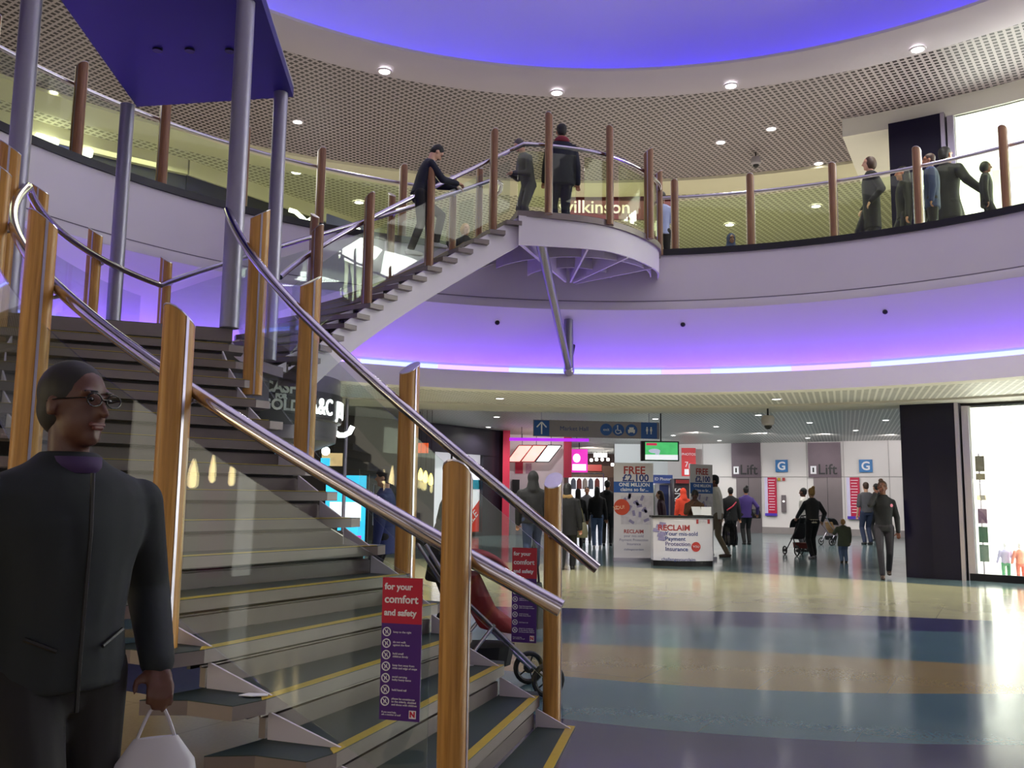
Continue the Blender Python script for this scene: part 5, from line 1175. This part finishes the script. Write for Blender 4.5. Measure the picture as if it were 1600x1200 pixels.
ground(1384, 904, 754, -110, 'young woman in a black jacket and dark leggings walking towards the viewer', jacket='black', trousers=cloth('leggings', '2a262e'), shoes='brown', hair='brown', style='bun', hem=.84, skin='brown', stride=.0, feet=((.06, .22, 0), (-.07, -.26, .05)), arms=('phone', (-.24, .02, .85)), face=True, voxel=.012, bulk=.95)
q_ = Vector(gp(1384, 904)); o = disc(frame((q_.x+.085, q_.y-.19, 1.38), (.95, .3, 0)), .03, .008, mat('badge_pink', 'c8607a', .5), 'jacket_badge'); tag(o, 'small pink badge on the chest of the young woman in black', 'badge')
ground(601, 880, 735, 175, 'person in a dark cap and navy coat behind the stair glass', loc=(at(601, 800, 11.8).x, 11.8, 0), jacket='blue', trousers='black', hair='black', style='cap', skin='pale', hem=.7, bulk=1.1, voxel=.014)
ground(682, 880, 778, 0, 'dark-haired person pushing the red pushchair, mostly hidden by the stair', loc=(at(682, 800, 9.2).x, 9.6, 0), jacket='black', trousers='black', hair='black', style='long', hem=.7, bulk=1.1, skin='tan', arms=('push', 'push'), lean=.15)

# prams
def pram(loc, rz, s, fabric, canopy_m, frame_m, label, wheels=4, basket=None):
    t = thing('pushchair', label, 'pushchair', loc, rz); t.scale = (s,)*3
    for sx_ in (-1, 1):
        MB().tube([(.2*sx_, -.5, 1.05), (.2*sx_, -.3, .75), (.2*sx_, .1, .38), (.2*sx_, .38, .12)], .014, 8).build('frame_tube', frame_m, t); MB().tube([(.2*sx_, .0, .5), (.22*sx_, -.3, .14)], .014, 8).build('frame_tube', frame_m, t)
    MB().tube([(-.2, -.5, 1.05), (0, -.53, 1.08), (.2, -.5, 1.05)], .018, 8).build('push_bar', BLACK, t)
    for y, r in ((.38, .12), (-.3, .14)):
        for sx_ in (-1, 1):
            m = MB(); m.tube([(.24*sx_, y+(r-.018)*cos(a), r+(r-.018)*sin(a)) for a in span(0, 2*pi, 20)[:-1]], .02, 8, closed=True); m.tube([(.225*sx_, y, r), (.255*sx_, y, r)], .04, 12)
            for a in range(5): m.tube([(.24*sx_, y, r), (.24*sx_, y+(r-.02)*cos(a*1.257), r+(r-.02)*sin(a*1.257))], .006, 5)
            m.build('wheel', BLACK, t)
    m = MB(); m.loft([((0, .22, .42), .17, .1), ((0, .1, .45), .18, .16), ((0, -.05, .6), .18, .1), ((0, -.15, .85), .17, .07)], n=16); m.build('seat', fabric, t, voxel=.014)
    m = MB(); n = 12
    rings = []
    for i in range(n+1):
        a = -.35+1.75*i/n; rings.append([(x_*.2, -.12+.32*sin(a)*(1-.12*x_*x_), .68+.33*cos(a)*(1-.1*x_*x_)) for x_ in (-1, -.7, -.3, 0, .3, .7, 1)])
    vs = [v for r in rings for v in r]; fs = [(i*7+k, i*7+k+1, (i+1)*7+k+1, (i+1)*7+k) for i in range(n) for k in range(6)]; m.add(vs, fs)
    co = m.build('canopy', canopy_m, t, smooth=True); sm_ = co.modifiers.new('thick', 'SOLIDIFY'); sm_.thickness = .012
    MB().loft([((0, -.05, .2), .17, .22), ((0, -.05, .34), .19, .25)], n=16).build('basket', basket or cloth('basket', '1a1a20'), t)
    return t
RP = cloth('pram_red', '8c1420'); DKP = cloth('pram_dark', '23242a'); 
pram((-.16, 7.0, 0), radians(-75), 1.05, RP, RP, STEEL, 'red pushchair with steel frame behind the far side stair glass')
handbag(Vector((.19, 7.25, .62)), .16, .34, .3, cloth('sack', '2a2a30'), 'dark grey sack hanging from the red pushchair')
q_ = gp(1250, 868); pram(q_, radians(10), 1.0, DKP, cloth('pram_black', '121216'), DARK, 'dark pram with a red trimmed tray pushed by the blond woman', basket=cloth('tray_red', '6a2a26'))
q_ = gp(1300, 852); pram(q_, radians(-60), .9, cloth('pram_tan', '8a6a48'), DKP, STEEL, 'light framed pushchair with a tan seat in front of the right lift')
